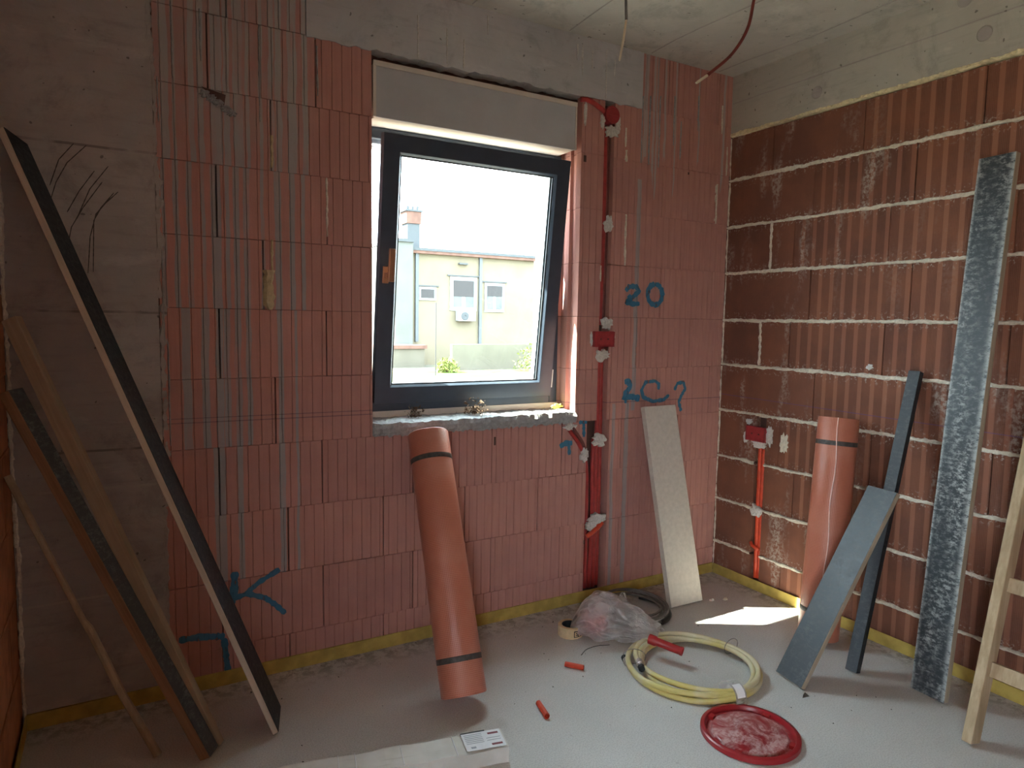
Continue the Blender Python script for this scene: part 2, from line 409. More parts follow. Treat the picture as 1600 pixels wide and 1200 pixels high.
M['ladder'] = m_wood('ladder_pine', (0.37, 0.265, 0.155), (0.50, 0.385, 0.25))
M['slab'] = simple('pale_grey_board', (0.62, 0.57, 0.50), 0.85, 0.06, 45, 0.2, 0, 0.15)
M['roll'] = m_roll(); M['band'] = simple('dark_print_band', (0.07, 0.06, 0.055), 0.5, 0.3, 60)
M['bandfilm'] = simple('milky_film_edge', (0.85, 0.60, 0.52), 0.35, 0.1, 40)
M['paint'] = m_paint(); M['bag'] = m_bag(); M['lid'] = m_lid(); M['hose'] = m_hose(); M['carton'] = m_carton()
M['redplain'] = simple('red_plastic', (0.36, 0.020, 0.022), 0.4, 0.1, 20, 0.5)
M['redbundle'] = simple('red_wrapped_goods', (0.62, 0.07, 0.05), 0.5, 0.15, 20, 0.4)
M['darkthing'] = simple('dark_plastic', (0.05, 0.05, 0.05), 0.5, 0.2, 20)
M['black'] = simple('black_rubber', (0.022, 0.022, 0.024), 0.5, 0.2, 30, 0.4)
M['grey_c'] = simple('grey_cable', (0.16, 0.15, 0.14), 0.5, 0.2, 30, 0.4)
M['tape'] = simple('cream_masking_tape', (0.66, 0.50, 0.30), 0.7, 0.08, 60, 0.2)
M['core'] = simple('dark_tape_core', (0.03, 0.04, 0.045), 0.6)
M['metal'] = simple('steel_fitting', (0.45, 0.43, 0.40), 0.35, 0.25, 50, 0.5, 0.9)
M['white'] = simple('white_paper', (0.78, 0.78, 0.80), 0.6, 0.04, 30)
M['ink'] = simple('dark_red_ink', (0.22, 0.05, 0.06), 0.6); M['inkgrey'] = simple('grey_ink', (0.35, 0.36, 0.40), 0.6); M['inkblack'] = simple('black_ink', (0.03, 0.03, 0.03), 0.6)
M['cream'] = simple('cream_sheath', (0.68, 0.58, 0.44), 0.5, 0.08, 30)
M['twig'] = simple('dry_brown_debris', (0.13, 0.085, 0.055), 0.9, 0.4, 40)
M['crumb'] = simple('dark_rubble', (0.10, 0.09, 0.08), 0.95, 0.4, 40)
M['lime'] = simple('lime_foam', (0.50, 0.60, 0.10), 0.8)

# ------------------------------------------------------------------ the room shell
XL, YF, ZC = -3.195, -3.60, 2.700
DY0, DY1, DZ = -3.45, -2.82, 2.08        # added opening in the left wall, unseen behind the viewer, lets sky fill in

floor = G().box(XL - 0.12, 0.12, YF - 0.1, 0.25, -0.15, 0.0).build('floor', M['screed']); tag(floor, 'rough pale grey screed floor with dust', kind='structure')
ceil = G().box(XL - 0.12, 0.12, YF - 0.1, 0.25, ZC, ZC + 0.2).build('ceiling', M['ceil']); tag(ceil, 'bare concrete ceiling with formwork seams', kind='structure')
for i, x in enumerate((-2.06, -1.57, -1.082, -0.59, -0.12)):
    pts = [(x + 0.012 * math.sin(j * 1.3 + i), -0.02 - j * 0.18, ZC + 0.001) for j in range(20)]
    G().tube(pts, 0.0035, 5).build('formwork_seam', M['column'], ceil)
for j, y in enumerate((-1.25, -2.4)):
    G().tube([(XL + 0.02 + k * 0.2, y + 0.006 * math.sin(k), ZC + 0.001) for k in range(16)], 0.003, 5).build('formwork_seam', M['column'], ceil)
front = G().box(XL - 0.12, 0.12, YF - 0.1, YF, 0, ZC).build('wall_front', M['brick']); tag(front, 'brick wall behind the viewer', kind='structure')

# --- back wall: a dark core with the blocks, column and beam as its pieces
WX0, WX1, WZ0, WZ1 = -1.984, -0.980, 0.955, 2.437
g = G()
g.box(XL - 0.03, WX0 - 0.02, 0.06, 0.20, 0, ZC); g.box(WX1 + 0.02, 0.03, 0.06, 0.20, 0, ZC)
g.box(WX0 - 0.02, WX1 + 0.02, 0.06, 0.20, 0, WZ0 - 0.01); g.box(WX0 - 0.02, WX1 + 0.02, 0.06, 0.20, 2.405, ZC)
wall_back = g.build('wall_back', M['dark']); tag(wall_back, 'window wall of ribbed red clay blocks', kind='structure')

_cache = {}
def block_mesh(w, h, groove_left):
    key = ('blk', round(w, 3), round(h, 3), groove_left)
    if key in _cache: return _cache[key]
    D = 0.25; pr = [(0, 0)]
    gx = 0.0195
    while gx < w - 0.008:
        pr += [(gx - 0.0026, 0), (gx - 0.0008, 0.0045), (gx + 0.0008, 0.0045), (gx + 0.0026, 0)]; gx += 0.0386
    pr += [(w, 0), (w, D), (0, D)]
    if groove_left: pr += [(0, 0.165), (0.014, 0.160), (0.014, 0.130), (0, 0.125), (0, 0.085), (0.014, 0.080), (0.014, 0.045), (0, 0.040)]
    n = len(pr); v = [(x, y, 0) for x, y in pr] + [(x, y, h) for x, y in pr]
    f = [(i, (i + 1) % n, n + (i + 1) % n, n + i) for i in range(n)] + [tuple(range(n - 1, -1, -1)), tuple(range(n, 2 * n))]
    me = mesh('brick', v, f); me.materials.append(M['block']); _cache[key] = me; return me

def lay(x0, x1, z0, z1, groove=False):
    J, JZ = 0.0030, 0.0010
    w = x1 - x0 - 2 * J; h = z1 - z0 - 2 * JZ
    if w < 0.012: return
    o = bpy.data.objects.new('brick', block_mesh(w, h, groove)); COL.objects.link(o); o.parent = wall_back
    o.location = (x0 + J, rng.uniform(-0.0025, 0.0015), z0 + JZ)

CZ = [-0.10] + [0.147 + 0.2545 * k for k in range(10)] + [ZC]
EV = [-2.327, -1.941, -1.563, -1.18]; OD = [-2.571, -2.193, -1.81, -1.43, -1.05]
LEFT = {0: EV, 1: OD, 2: EV, 3: OD, 4: [-2.368], 5: [-2.560, -2.172], 6: [-2.404], 7: [-2.560, -2.166], 8: [-2.37], 9: [-2.58, -2.205], 10: [-2.515]}
RIGHT = {0: [-0.45, -0.066], 1: [-0.69, -0.31], 2: [-0.45, -0.066], 3: [-0.69, -0.31], 4: [-0.465, -0.09], 5: [-0.61, -0.247], 6: [-0.461, -0.10], 7: [-0.332], 8: [-0.471, -0.10], 9: [-0.30], 10: [-0.45, -0.10]}
COLX = -2.752
for k in range(11):
    z0, z1 = CZ[k], CZ[k + 1]
    z0 = max(z0, 0.001)
    ch = (-0.900, -0.768) if k <= 3 else (-0.843, -0.788)
    if k == 10: spans = [(COLX, -2.238, LEFT[k]), (-0.620, 0.0, RIGHT[k])]
    elif k <= 3: spans = [(COLX, ch[0], LEFT[k]), (ch[1], 0.0, RIGHT[k])]
    elif k == 9: spans = [(COLX, WX0, LEFT[k]), (WX1, ch[0], []), (ch[1], 0.0, RIGHT[k])]
    else: spans = [(COLX, WX0, LEFT[k]), (WX1, ch[0], []), (ch[1], 0.0, RIGHT[k])]
    for a, b_, js in spans:
        xs = [a] + [j for j in js if a + 0.01 < j < b_ - 0.01] + [b_]
        for i in range(len(xs) - 1):
            lay(xs[i], xs[i + 1], z0, z1, groove=(abs(xs[i] - WX1) < 1e-6))

def ragged_slab(name, x0, x1, y0, y1, z0, z1, mat, parent, rag=0.006, n=40, seed=0):
    """a block whose lower edge wanders"""
    r = random.Random(seed); v = []; f = []
    for i in range(n + 1):
        x = x0 + (x1 - x0) * i / n; dz = r.uniform(-rag, rag)
        v += [(x, y0, z0 + dz), (x, y0, z1), (x, y1, z0 + dz), (x, y1, z1)]
    for i in range(n):
        a = i * 4; b_ = a + 4
        f += [(a, b_, b_ + 1, a + 1), (a + 2, a + 3, b_ + 3, b_ + 2), (a, a + 2, b_ + 2, b_), (a + 1, b_ + 1, b_ + 3, a + 3)]
    f += [(0, 1, 3, 2), (n * 4, n * 4 + 2, n * 4 + 3, n * 4 + 1)]
    return link(name, mesh(name, v, f), mat, parent)

column = G().box(XL, COLX - 0.002, -0.003, 0.25, 0, ZC).build('concrete_column', M['column'], wall_back)
ragged_slab('concrete_beam', -2.238, -0.622, -0.004, 0.25, 2.434, ZC, M['beam'], wall_back, 0.006, 60, 3)
# grout that ran out between column and blocks
def vrun(name, x, z0, z1, w, mat, parent, y=-0.004, th=0.006, seed=0, wob=0.4, taper=False):
    r = random.Random(seed); n = max(5, int((z1 - z0) / 0.016)); v = []; f = []; off = 0
    for i in range(n + 1):
        z = z0 + (z1 - z0) * i / n; off += r.uniform(-0.1, 0.1) * w
        off *= 0.9
        ww = w * (1 + r.uniform(-wob, wob)) * 0.5
        if taper and i == 0: ww *= 0.5
        t = th * (1 + r.uniform(-0.5, 0.5))
        v += [(x + off - ww, y + 0.006, z), (x + off - ww * 0.4, y - t, z), (x + off + ww * 0.4, y - t, z), (x + off + ww, y + 0.006, z)]
    for i in range(n):
        a = i * 4
        for k in range(3): f.append((a + k, a + k + 1, a + k + 5, a + k + 4))
    f += [(3, 2, 1, 0), (n * 4, n * 4 + 1, n * 4 + 2, n * 4 + 3)]
    return link(name, mesh(name, v, f), mat, parent)
for i, (z0, z1, x, w) in enumerate([(2.3, 2.69, -2.757, .03), (1.93, 2.3, -2.752, .02), (1.45, 1.93, -2.750, .034), (1.1, 1.45, -2.742, .03), (0.85, 1.1, -2.738, .03), (0.0, 0.85, -2.752, .02)]):
    vrun('grout_run', x, z0, z1, w, M['column'], wall_back, 0.0, 0.003, 40 + i, 0.6)
drips = [(-2.368, 2.056, 1.941, .013), (-2.372, 1.678, 1.562, .013), (-2.386, 1.566, 1.419, .042), (-2.166, 1.927, 1.705, .011), (-2.198, 2.407, 2.226, .008),
         (-2.600, 2.446, 2.274, .008), (-0.716, 2.331, 2.242, .010), (-0.708, 2.227, 2.173, .016), (-0.700, 1.922, 1.675, .013), (-0.076, 2.542, 2.396, .010), (-0.091, 2.134, 1.928, .011),
         (-2.737, 2.196, 2.048, .006), (-2.407, 2.435, 2.099, .005), (-2.690, 2.456, 2.204, .006), (-0.411, 2.533, 2.290, .006), (-0.363, 2.416, 2.227, .006),
         (-0.247, 2.562, 2.387, .006), (-0.506, 2.516, 2.171, .006), (-0.569, 2.506, 2.176, .006), (-0.617, 2.497, 2.179, .006), (-0.029, 2.335, 2.186, .012), (-0.847, 1.666, 1.590, .010),
         (-2.738, 1.62, 1.30, .006), (-2.728, 1.30, 0.93, .007), (-2.76, 0.95, 0.80, .008)]
for i, (x, z1, z0, w) in enumerate(drips):
    big = w > 0.03
    m_ = M['foam'] if (big or (i in (0, 1))) else (M['mortar'] if w > 0.009 else M['greymortar'])
    vrun('mortar_run', x, z0, z1, w, m_, wall_back, -0.002, 0.010 if big else 0.0035, 60 + i, 0.25 if big else 0.5, True)
# broken pocket with mortar crumbs near the top left, small holes in the blocks
def blob(name, cx, cz, rx, rz, mat, parent, h=0.010, seed=0, wall='back', y=0.0, n=22, rag=0.32):
    r = random.Random(seed); ring = []
    for k in range(n):
        a = 2 * math.pi * k / n; q = 1 + r.uniform(-rag, rag); ring.append((math.cos(a) * rx * q, math.sin(a) * rz * q))
    v = []; f = []
    for s, hh in ((1.0, 0.0), (0.93, 0.75), (0.55, 1.0)):
        for a, b_ in ring: v.append((cx + a * s, -(hh * h * (1 + r.uniform(-.15, .15))) , cz + b_ * s))
    v.append((cx, -h, cz))
    for L in range(2):
        for k in range(n): f.append((L * n + k, L * n + (k + 1) % n, (L + 1) * n + (k + 1) % n, (L + 1) * n + k))
    for k in range(n): f.append((2 * n + k, 2 * n + (k + 1) % n, 3 * n))
    if wall == 'right': v = [(b_ + y, -a, c) for a, b_, c in v]   # x -> -y
    else: v = [(a, b_ + y, c) for a, b_, c in v]
    return link(name, mesh(name, v, f), mat, parent)
G().add([(-2.602, -0.004, 2.188), (-2.522, -0.004, 2.172), (-2.528, -0.004, 2.135), (-2.56, -0.004, 2.155)], [(0, 1, 2, 3)]).build('broken_pocket_shade', M['dark'], wall_back)  # flat dark quad, the pocket's inner shade is put into its colour
for i in range(5): blob('mortar_crumb', -2.59 + 0.022 * i, 2.165 - 0.013 * i, 0.018, 0.012, M['greymortar'], wall_back, 0.014, 90 + i)
for x, z, w, h in [(-1.417, 0.851, 0.010, 0.038), (-0.958, 2.155, 0.016, 0.030), (-0.302, 2.165, 0.010, 0.012), (-0.905, 0.305, 0.007, 0.02), (-2.71, 0.70, 0.009, 0.012)]:
    G().add([(x - w / 2, -0.0045, z - h / 2), (x + w / 2, -0.0045, z - h / 2), (x + w / 2, -0.0045, z + h / 2), (x - w / 2, -0.0045, z + h / 2)], [(0, 1, 2, 3)]).build('chipped_hole_shade', M['dark'], wall_back)  # flat dark quads painted as the shade inside the chips

# spray painted site marks
def stroke(pts, w, name='spray_mark', seed=0):
    r = random.Random(seed + len(pts)); P = []
    for i in range(len(pts) - 1):
        a, b_ = pts[i], pts[i + 1]; m = max(2, int(math.dist(a, b_) / 0.008))
        P += [(a[0] + (b_[0] - a[0]) * t / m, a[1] + (b_[1] - a[1]) * t / m) for t in range(m)]
    P.append(pts[-1]); v = []; f = []
    for i, p in enumerate(P):
        a = P[max(0, i - 2)]; b_ = P[min(len(P) - 1, i + 2)]; dx, dz = b_[0] - a[0], b_[1] - a[1]; l = math.hypot(dx, dz) or 1
        ww = w * 0.5 * (1 + r.uniform(-0.25, 0.25)) * (0.7 if i in (0, len(P) - 1) else 1); nx, nz = -dz / l * ww, dx / l * ww
        v += [(p[0] + nx, -0.0035, p[1] + nz), (p[0] - nx, -0.0035, p[1] - nz)]
    for i in range(len(P) - 1): f.append((2 * i, 2 * i + 1, 2 * i + 3, 2 * i + 2))
    return v, f
def mark(strokes, seed):
    g = G()
    for i, (pts, w) in enumerate(strokes):
        v, f = stroke(pts, w, seed=seed + i); v = [(a, b_ - 0.0002 * i, c) for a, b_, c in v]; g.add(v, f)
    return g.build('spray_mark', M['paint'], wall_back)
mark([([(-0.690, 1.550), (-0.670, 1.572), (-0.625, 1.575), (-0.603, 1.553), (-0.640, 1.524), (-0.683, 1.493), (-0.640, 1.487), (-0.598, 1.490)], 0.026), ([(-0.672, 1.530), (-0.655, 1.510)], 0.034)], 1)
mark([([(-0.501, 1.592), (-0.476, 1.586), (-0.457, 1.567), (-0.449, 1.541), (-0.454, 1.514), (-0.472, 1.493), (-0.497, 1.486), (-0.522, 1.492), (-0.541, 1.511), (-0.548, 1.537), (-0.543, 1.564), (-0.526, 1.584), (-0.501, 1.592)], 0.026)], 2)
mark([([(-0.679, 1.096), (-0.652, 1.101), (-0.643, 1.07), (-0.669, 1.038), (-0.679, 1.017), (-0.633, 1.021), (-0.577, 1.009)], 0.030), ([(-0.668, 1.032), (-0.669, 0.989)], 0.02)], 3)
mark([([(-0.452, 1.05), (-0.452, 1.08), (-0.477, 1.096), (-0.541, 1.092), (-0.567, 1.052), (-0.554, 1.015), (-0.488, 0.99), (-0.415, 0.996), (-0.378, 1.02)], 0.019)], 4)
mark([([(-0.342, 1.044), (-0.322, 1.079), (-0.28, 1.084), (-0.265, 1.048), (-0.293, 1.01), (-0.308, 0.979), (-0.289, 0.93)], 0.019)], 5)
mark([([(-0.953, 0.908), (-0.905, 0.906)], 0.018), ([(-0.925, 0.903), (-0.922, 0.835)], 0.018)], 6)
mark([([(-1.062, 0.798), (-1.031, 0.811), (-0.989, 0.81)], 0.026), ([(-1.01, 0.806), (-1.005, 0.753)], 0.018)], 7)
mark([([(-2.525, 0.433), (-2.528, 0.373), (-2.531, 0.343), (-2.542, 0.301)], 0.028), ([(-2.535, 0.33), (-2.491, 0.339), (-2.438, 0.378), (-2.362, 0.416)], 0.020), ([(-2.491, 0.344), (-2.418, 0.312), (-2.381, 0.278), (-2.343, 0.234)], 0.020)], 8)
mark([([(-2.721, 0.209), (-2.65, 0.206), (-2.565, 0.19)], 0.026), ([(-2.568, 0.183), (-2.563, 0.129), (-2.555, 0.03)], 0.022)], 9)

M['scuff'] = simple('dark_scuff', (0.075, 0.065, 0.06), 0.9)
SCUFF = [[(-2.864, 1.8), (-2.902, 1.759), (-2.93, 1.721), (-2.949, 1.646), (-2.959, 1.526)], [(-2.877, 1.795), (-2.915, 1.743), (-2.937, 1.699), (-2.944, 1.531)], [(-2.909, 1.827), (-2.966, 1.738), (-3.0, 1.673), (-3.019, 1.579)],
         [(-2.95, 1.939), (-3.005, 1.877), (-3.037, 1.812), (-3.052, 1.76)], [(-2.985, 1.94), (-3.027, 1.884), (-3.054, 1.8)], [(-2.93, 1.86), (-2.975, 1.79), (-3.01, 1.72)], [(-2.89, 1.88), (-2.945, 1.80), (-2.985, 1.70)]]
for i, pts in enumerate(SCUFF):
    v_, f_ = stroke([(p.x, p.z) for p in [Vector((q[0], 0, q[1])) for q in pts]], 0.0030, seed=70 + i)
    link('scuff_mark', mesh('scuff_mark', [(a_, b_ - 0.0003 * i, c_) for a_, b_, c_ in v_], f_), M['scuff'], wall_back)
for i, (x, z1, z0) in enumerate([(-1.795, 2.606, 2.441), (-1.668, 2.585, 2.437), (-1.592, 2.558, 2.439), (-1.479, 2.678, 2.6), (-0.986, 2.657, 2.527), (-0.931, 2.645, 2.56), (-0.846, 2.668, 2.446), (-0.799, 2.628, 2.556), (-1.015, 2.657, 2.587)]):
    vrun('grout_run', x, z0, z1, 0.009, M['plaster'], wall_back, -0.006, 0.002, 700 + i, 0.6, True)
# mortar bed of the window sill
def sill_bed():
    nx, ny = 90, 10; v = []; f = []; r = random.Random(5)
    for j in range(ny + 1):
        for i in range(nx + 1):
            x = WX0 + (WX1 - WX0) * i / nx; q = j / ny
            nz = mnoise.noise(Vector((x * 25, q * 4, 1.3))) * 0.006 + mnoise.noise(Vector((x * 90, q * 12, 4))) * 0.004
            if q < 0.3: v.append((x, -0.012 - 0.010 * math.sin(q / 0.3 * 3.1) + nz, 0.908 + 0.052 * q / 0.3 + (r.uniform(-.006, .006) if j == 0 else 0)))
            else: v.append((x, -0.012 + 0.175 * (q - 0.3) / 0.7, 0.962 + nz + 0.006 * (q - 0.3)))
    for j in range(ny):
        for i in range(nx):
            a = j * (nx + 1) + i; f.append((a, a + 1, a + nx + 2, a + nx + 1))
    return link('sill_mortar_bed', mesh('sill_mortar_bed', v, f), M['greymortar'], wall_back)
sill_bed()
G().box(WX0, WX1, 0.010, 0.25, 0.91, 0.953).build('sill_filling', M['greymortar'], wall_back)
ragged_slab('sill_foam', WX0 + 0.05, WX1, 0.150, 0.20, 0.958, 0.992, M['boxcream'], wall_back, 0.004, 30, 8)

g = G(); g.box(XL - 0.12, -1.972, 0.2505, 0.372, -0.9, 2.95); g.box(-0.985, 0.12, 0.2505, 0.372, -0.9, 2.95); g.box(-1.972, -0.985, 0.2505, 0.372, -0.9, 0.94); g.box(-1.972, -0.985, 0.2505, 0.372, 2.405, 2.95)
g.build('facade_insulation', M['plaster'], wall_back)
# --- side walls of grooved brick (local Y along the wall, face on local x = 0)
def gbrick_mesh(l, h, mat='brick'):
    key = ('gb', round(l, 3), round(h, 3), mat)
    if key in _cache: return _cache[key]
    g = G(); g.box(0, 0.10, -l, 0, 0, h); me = mesh('brick', g.v, g.f); me.materials.append(M[mat]); _cache[key] = me; return me

def side_wall(name, label, x, sgn, courses, yend, seed):
    r = random.Random(seed)
    core = G().box(x + sgn * 0.03, x + sgn * 0.12, YF, 0.25, 0, ZC) if sgn > 0 else G().box(x - 0.12, x - 0.03, DY1, 0.25, 0, ZC).box(x - 0.12, x - 0.03, YF, DY0, 0, ZC).box(x - 0.12, x - 0.03, DY0, DY1, DZ, ZC)
    w = core.build(name, M['dark']); tag(w, label, kind='structure')
    Z = [0.0] + [z for z, _ in courses]
    for i, (zt, js) in enumerate(courses):
        z0 = Z[i]; ys = [0.0] + list(js) + [yend]
        for k in range(len(ys) - 1):
            a, b_ = ys[k], ys[k + 1]
            segs = [(a, b_)]
            if sgn > 0 and zt < 0.95:      # chase for the conduit
                c0, c1 = -0.262, -0.318; segs = []
                if a > c0: segs.append((a, max(b_, c0)))
                if b_ < c1: segs.append((min(a, c1), b_))
            for (p, q) in segs:
                if p - q < 0.02: continue
                gapv = 0.0022; hm = 0.006
                me = gbrick_mesh(p - q - 2 * gapv, zt - z0 - 2 * hm, ('brickplain' if p > -0.32 else 'brick') if sgn > 0 else 'brickorange')
                o = bpy.data.objects.new('brick', me); COL.objects.link(o); o.parent = w
                if sgn < 0:
                    o.location = (x + r.uniform(-.002, .002), q + gapv, z0 + hm); o.rotation_euler = (0, 0, math.pi)
                else:
                    o.location = (x + r.uniform(-.002, .003), p - gapv, z0 + hm)
    return w

def bed(name, x, sgn, y0, y1, z, th, mat, parent, seed, out=0.007):
    r = random.Random(seed); n = int(abs(y1 - y0) / 0.011); v = []; f = []; t0 = b0 = 0.0
    for i in range(n + 1):
        y = y0 + (y1 - y0) * i / n
        t0 = 0.6 * t0 + r.uniform(-1, 1) * 0.0028; b0 = 0.6 * b0 + r.uniform(-1, 1) * 0.0028
        big = mnoise.noise(Vector((y * 6, z * 9, seed))) * 0.004
        o_ = out * (0.7 + 0.6 * r.random())
        zt = z + th / 2 + t0 + max(0, big); zb = z - th / 2 + b0 - max(0, big)
        v += [(x + sgn * 0.03, y, zb), (x - sgn * 0.001, y, zb), (x - sgn * o_, y, zb + 0.004), (x - sgn * o_ * r.uniform(.7, 1.2), y, zt - 0.004), (x - sgn * 0.001, y, zt), (x + sgn * 0.03, y, zt)]
    for i in range(n):
        a = i * 6
        for k in range(5): f.append((a + k, a + k + 1, a + k + 7, a + k + 6))
    return link(name, mesh(name, v, f), mat, parent)

YE = -2.60
RC = [(0.185, [-0.45, -0.93, -1.41, -1.9]), (0.430, [-0.70, -1.18, -1.66, -2.1]), (0.671, [-0.50, -0.98, -1.46, -1.94]), (0.927, [-0.403, -0.89, -1.375, -1.86]),
      (1.176, [-0.587, -1.07, -1.55, -2.03]), (1.416, [-0.256, -0.434, -0.916, -1.40, -1.88]), (1.667, [-0.534, -1.017, -1.50, -1.98]),
      (1.912, [-0.297, -0.432, -0.91, -1.39, -1.87]), (2.159, [-0.525, -1.006, -1.49, -1.97]), (2.390, [-0.28, -0.765, -1.252, -1.735, -2.2])]
wall_right = side_wall('wall_right', 'side wall of dark grooved bricks with cream mortar beds', 0.0, 1, RC, YE, 11)
for i, (z, _) in enumerate(RC[:-1]):
    if z < 0.9:
        bed('mortar_bed', 0.0, 1, -0.004, -0.258, z, 0.014, M['mortar'], wall_right, 100 + i)
        bed('mortar_bed', 0.0, 1, -0.320, YE, z, 0.0145, M['mortar'], wall_right, 130 + i)
    else:
        bed('mortar_bed', 0.0, 1, -0.004, YE, z, 0.0145, M['mortar'], wall_right, 100 + i)
M['foam2'] = m_mortar('pale_yellow_foam', (0.86, 0.76, 0.48), 60)
bed('foam_bead', 0.0, 1, -0.004, YE, 2.397, 0.017, M['foam2'], wall_right, 160, 0.014)
def vbed(y, z0, z1, w, seed, x=0.0, mat='mortar'):
    o = vrun('mortar_joint', 0, z0, z1, w, M[mat], wall_right, 0.0, 0.006, seed, 0.5)
    for v_ in o.data.vertices:
        a, b_, c = v_.co; v_.co = (x + b_, y - a, c)
vbed(-0.297, 1.675, 1.905, 0.020, 201); vbed(-0.256, 1.185, 1.41, 0.018, 202)
for i in range(10):
    z0 = [0.03] + [z for z, _ in RC]
    vbed(-0.006, z0[i] + 0.01, z0[i + 1] - 0.01, 0.012, 210 + i, 0.002)
G().box(-0.006, 0.12, YF, 0.0, 2.402, ZC).build('concrete_beam', M['sidebeam'], wall_right)
for i, z in enumerate((2.560,)):
    G().tube([(-0.006, -0.01 - j * 0.2, z + 0.001 * math.sin(j * 2.1)) for j in range(16)], 0.003, 5).build('formwork_seam', M['column'], wall_right)
for y, z in ((-0.519, 2.481), (-1.235, 2.503), (-1.156, 2.655)):
    o = G().lathe([(0, 0.0), (0.024, 0.0), (0.027, -0.002), (0.029, 0.0)], 24).build('tie_hole_plug', M['column'], wall_right, (-0.0075, y, z)); o.rotation_euler = (0, math.radians(-90), 0)

LC = [(0.22, [-0.40, -0.88]), (0.465, [-0.16, -0.64]), (0.71, [-0.40, -0.88]), (0.955, [-0.16, -0.64]), (1.20, [-0.40, -0.88]), (1.445, [-0.16, -0.64]), (1.69, [-0.40, -0.88]), (1.935, [-0.16, -0.64]), (2.18, [-0.40, -0.88]), (2.40, [-0.16, -0.64])]
wall_left = side_wall('wall_left', 'shaded orange brick side wall at the picture edge', XL, -1, LC, -1.40, 12)
for i, (z, _) in enumerate(LC[:-1]): bed('mortar_bed', XL, -1, -0.004, -1.4, z, 0.011, M['brickorange'], wall_left, 300 + i, 0.002)
bed('foam_bead', XL, -1, -0.004, -1.4, 2.408, 0.016, M['foam'], wall_left, 330, 0.012)
G().box(XL - 0.12, XL + 0.006, YF, 0.0, 2.415, ZC).build('concrete_beam', M['sidebeam'], wall_left)
for i in range(8): vrun('mortar_joint', XL + 0.008, 0.05 + 0.29 * i, 0.05 + 0.29 * (i + 1), 0.014, M['mortar'], wall_left, -0.006, 0.006, 340 + i, 0.5)
G().box(XL - 0.11, XL, DY1, -1.40, 0, 2.41).box(XL - 0.11, XL, YF, DY0, 0, 2.41).box(XL - 0.11, XL, DY0, DY1, DZ, 2.41).build('brick_panel', M['brick'], wall_left)
log = G().box(-5.7, XL - 0.13, -4.3, -1.4, 2.45, 2.65).box(-5.7, XL - 0.13, -1.5, -1.4, -0.15, 2.45).box(-5.7, XL - 0.13, -4.3, -1.5, -0.15, 0.0).build('wall_added_loggia', M['sidebeam']); tag(log, 'added unseen concrete loggia keeping sun out of the added left opening', kind='structure')  # added unseen slabs that keep direct sun out of the left opening
G().box(0.0, 0.11, YF, YE, 0, 2.41).build('brick_panel', M['brick'], wall_right)

# --- yellow edge strip round the screed
G().box(XL + 0.012, -0.010, -0.010, -0.003, 0.001, 0.055).build('baseboard_back', M['strip']); tag(bpy.data.objects['baseboard_back'], 'yellow foam edge strip along the window wall', kind='structure')
def strip_side(name, x0, x1, label):
    o = G().box(x0, x1, YF, -0.012, 0.001, 0.055).build(name, M['strip']); tag(o, label, kind='structure')
strip_side('baseboard_right', -0.011, -0.009 + 0.001, 'yellow foam edge strip along the right wall'); strip_side('baseboard_left', XL + 0.009, XL + 0.012, 'yellow foam edge strip along the left wall')

# ------------------------------------------------------------------ window
win = empty('window_1', (-1.475, 0.19, 0.985), kind='structure'); tag(win, 'tilted anthracite window with one sash')
def ring(g, x0, x1, z0, z1, w, y0, y1, wb=None):
    wb = wb or w
    g.box(x0, x0 + w, y0, y1, z0, z1); g.box(x1 - w, x1, y0, y1, z0, z1); g.box(x0 + w, x1 - w, y0, y1, z0, z0 + wb); g.box(x0 + w, x1 - w, y0, y1, z1 - w, z1)
    return g
FX0, FX1 = -1.983 + 1.475, -0.982 + 1.475
g = G(); ring(g, FX0, FX1, 0.0, 1.205, 0.045, -0.035, 0.0); bevel(g.build('frame', M['anthracite'], win), 0.003)
g = G(); ring(g, FX0, FX1, 0.0, 1.205, 0.060, 0.0005, 0.040); bevel(g.build('outer_frame', M['pvc'], win), 0.004)
for s in (-1, 1):
    x = FX0 + 0.030 if s < 0 else FX1 - 0.030
    gg = G(); gg.box(x - 0.028, x + 0.028, 0.041, 0.050, 0.01, 1.19); gg.box(x - 0.028, x - 0.020, 0.050, 0.075, 0.01, 1.19); gg.box(x + 0.020, x + 0.028, 0.050, 0.075, 0.01, 1.19)
    gg.build('shutter_guide', M['pvc'], win)
sash = empty('sash', (0, 0, 0)); sash.parent = win; sash.location = (0.0, -0.040, 0.040)
TILT = math.radians(6.9); sash.rotation_euler = (TILT, 0, 0)
SX0, SX1, SH = -1.930 + 1.475, -1.022 + 1.475, 1.122
def prof_ring(x0, x1, z0, z1, prof):
    """mitred ring; prof = list of (inset, y)"""
    v = []; f = []; n = len(prof)
    for (sx, sz) in ((0, 0), (1, 0), (1, 1), (0, 1)):
        for i, y in prof: v.append((x0 + i if not sx else x1 - i, y, z0 + i if not sz else z1 - i))
    for c in range(4):
        d = (c + 1) % 4
        for k in range(n): f.append((c * n + k, c * n + (k + 1) % n, d * n + (k + 1) % n, d * n + k))
    return v, f
v, f = prof_ring(SX0, SX1, 0.0, SH, [(0, 0), (0, 0.040), (0.012, 0.040), (0.012, 0.068), (0.062, 0.068), (0.070, 0.045), (0.080, 0.030), (0.080, 0.014), (0.070, 0.0)])
gg = G().add(v, f); sf = gg.build('sash_frame', M['anthracite'], sash, weld=True); bevel(sf, 0.002)
v, f = prof_ring(SX0, SX1, 0.0, SH, [(0.078, 0.016), (0.078, 0.022), (0.085, 0.022), (0.085, 0.016)])
G().add(v, f).build('gasket', M['black'], sash, weld=True)
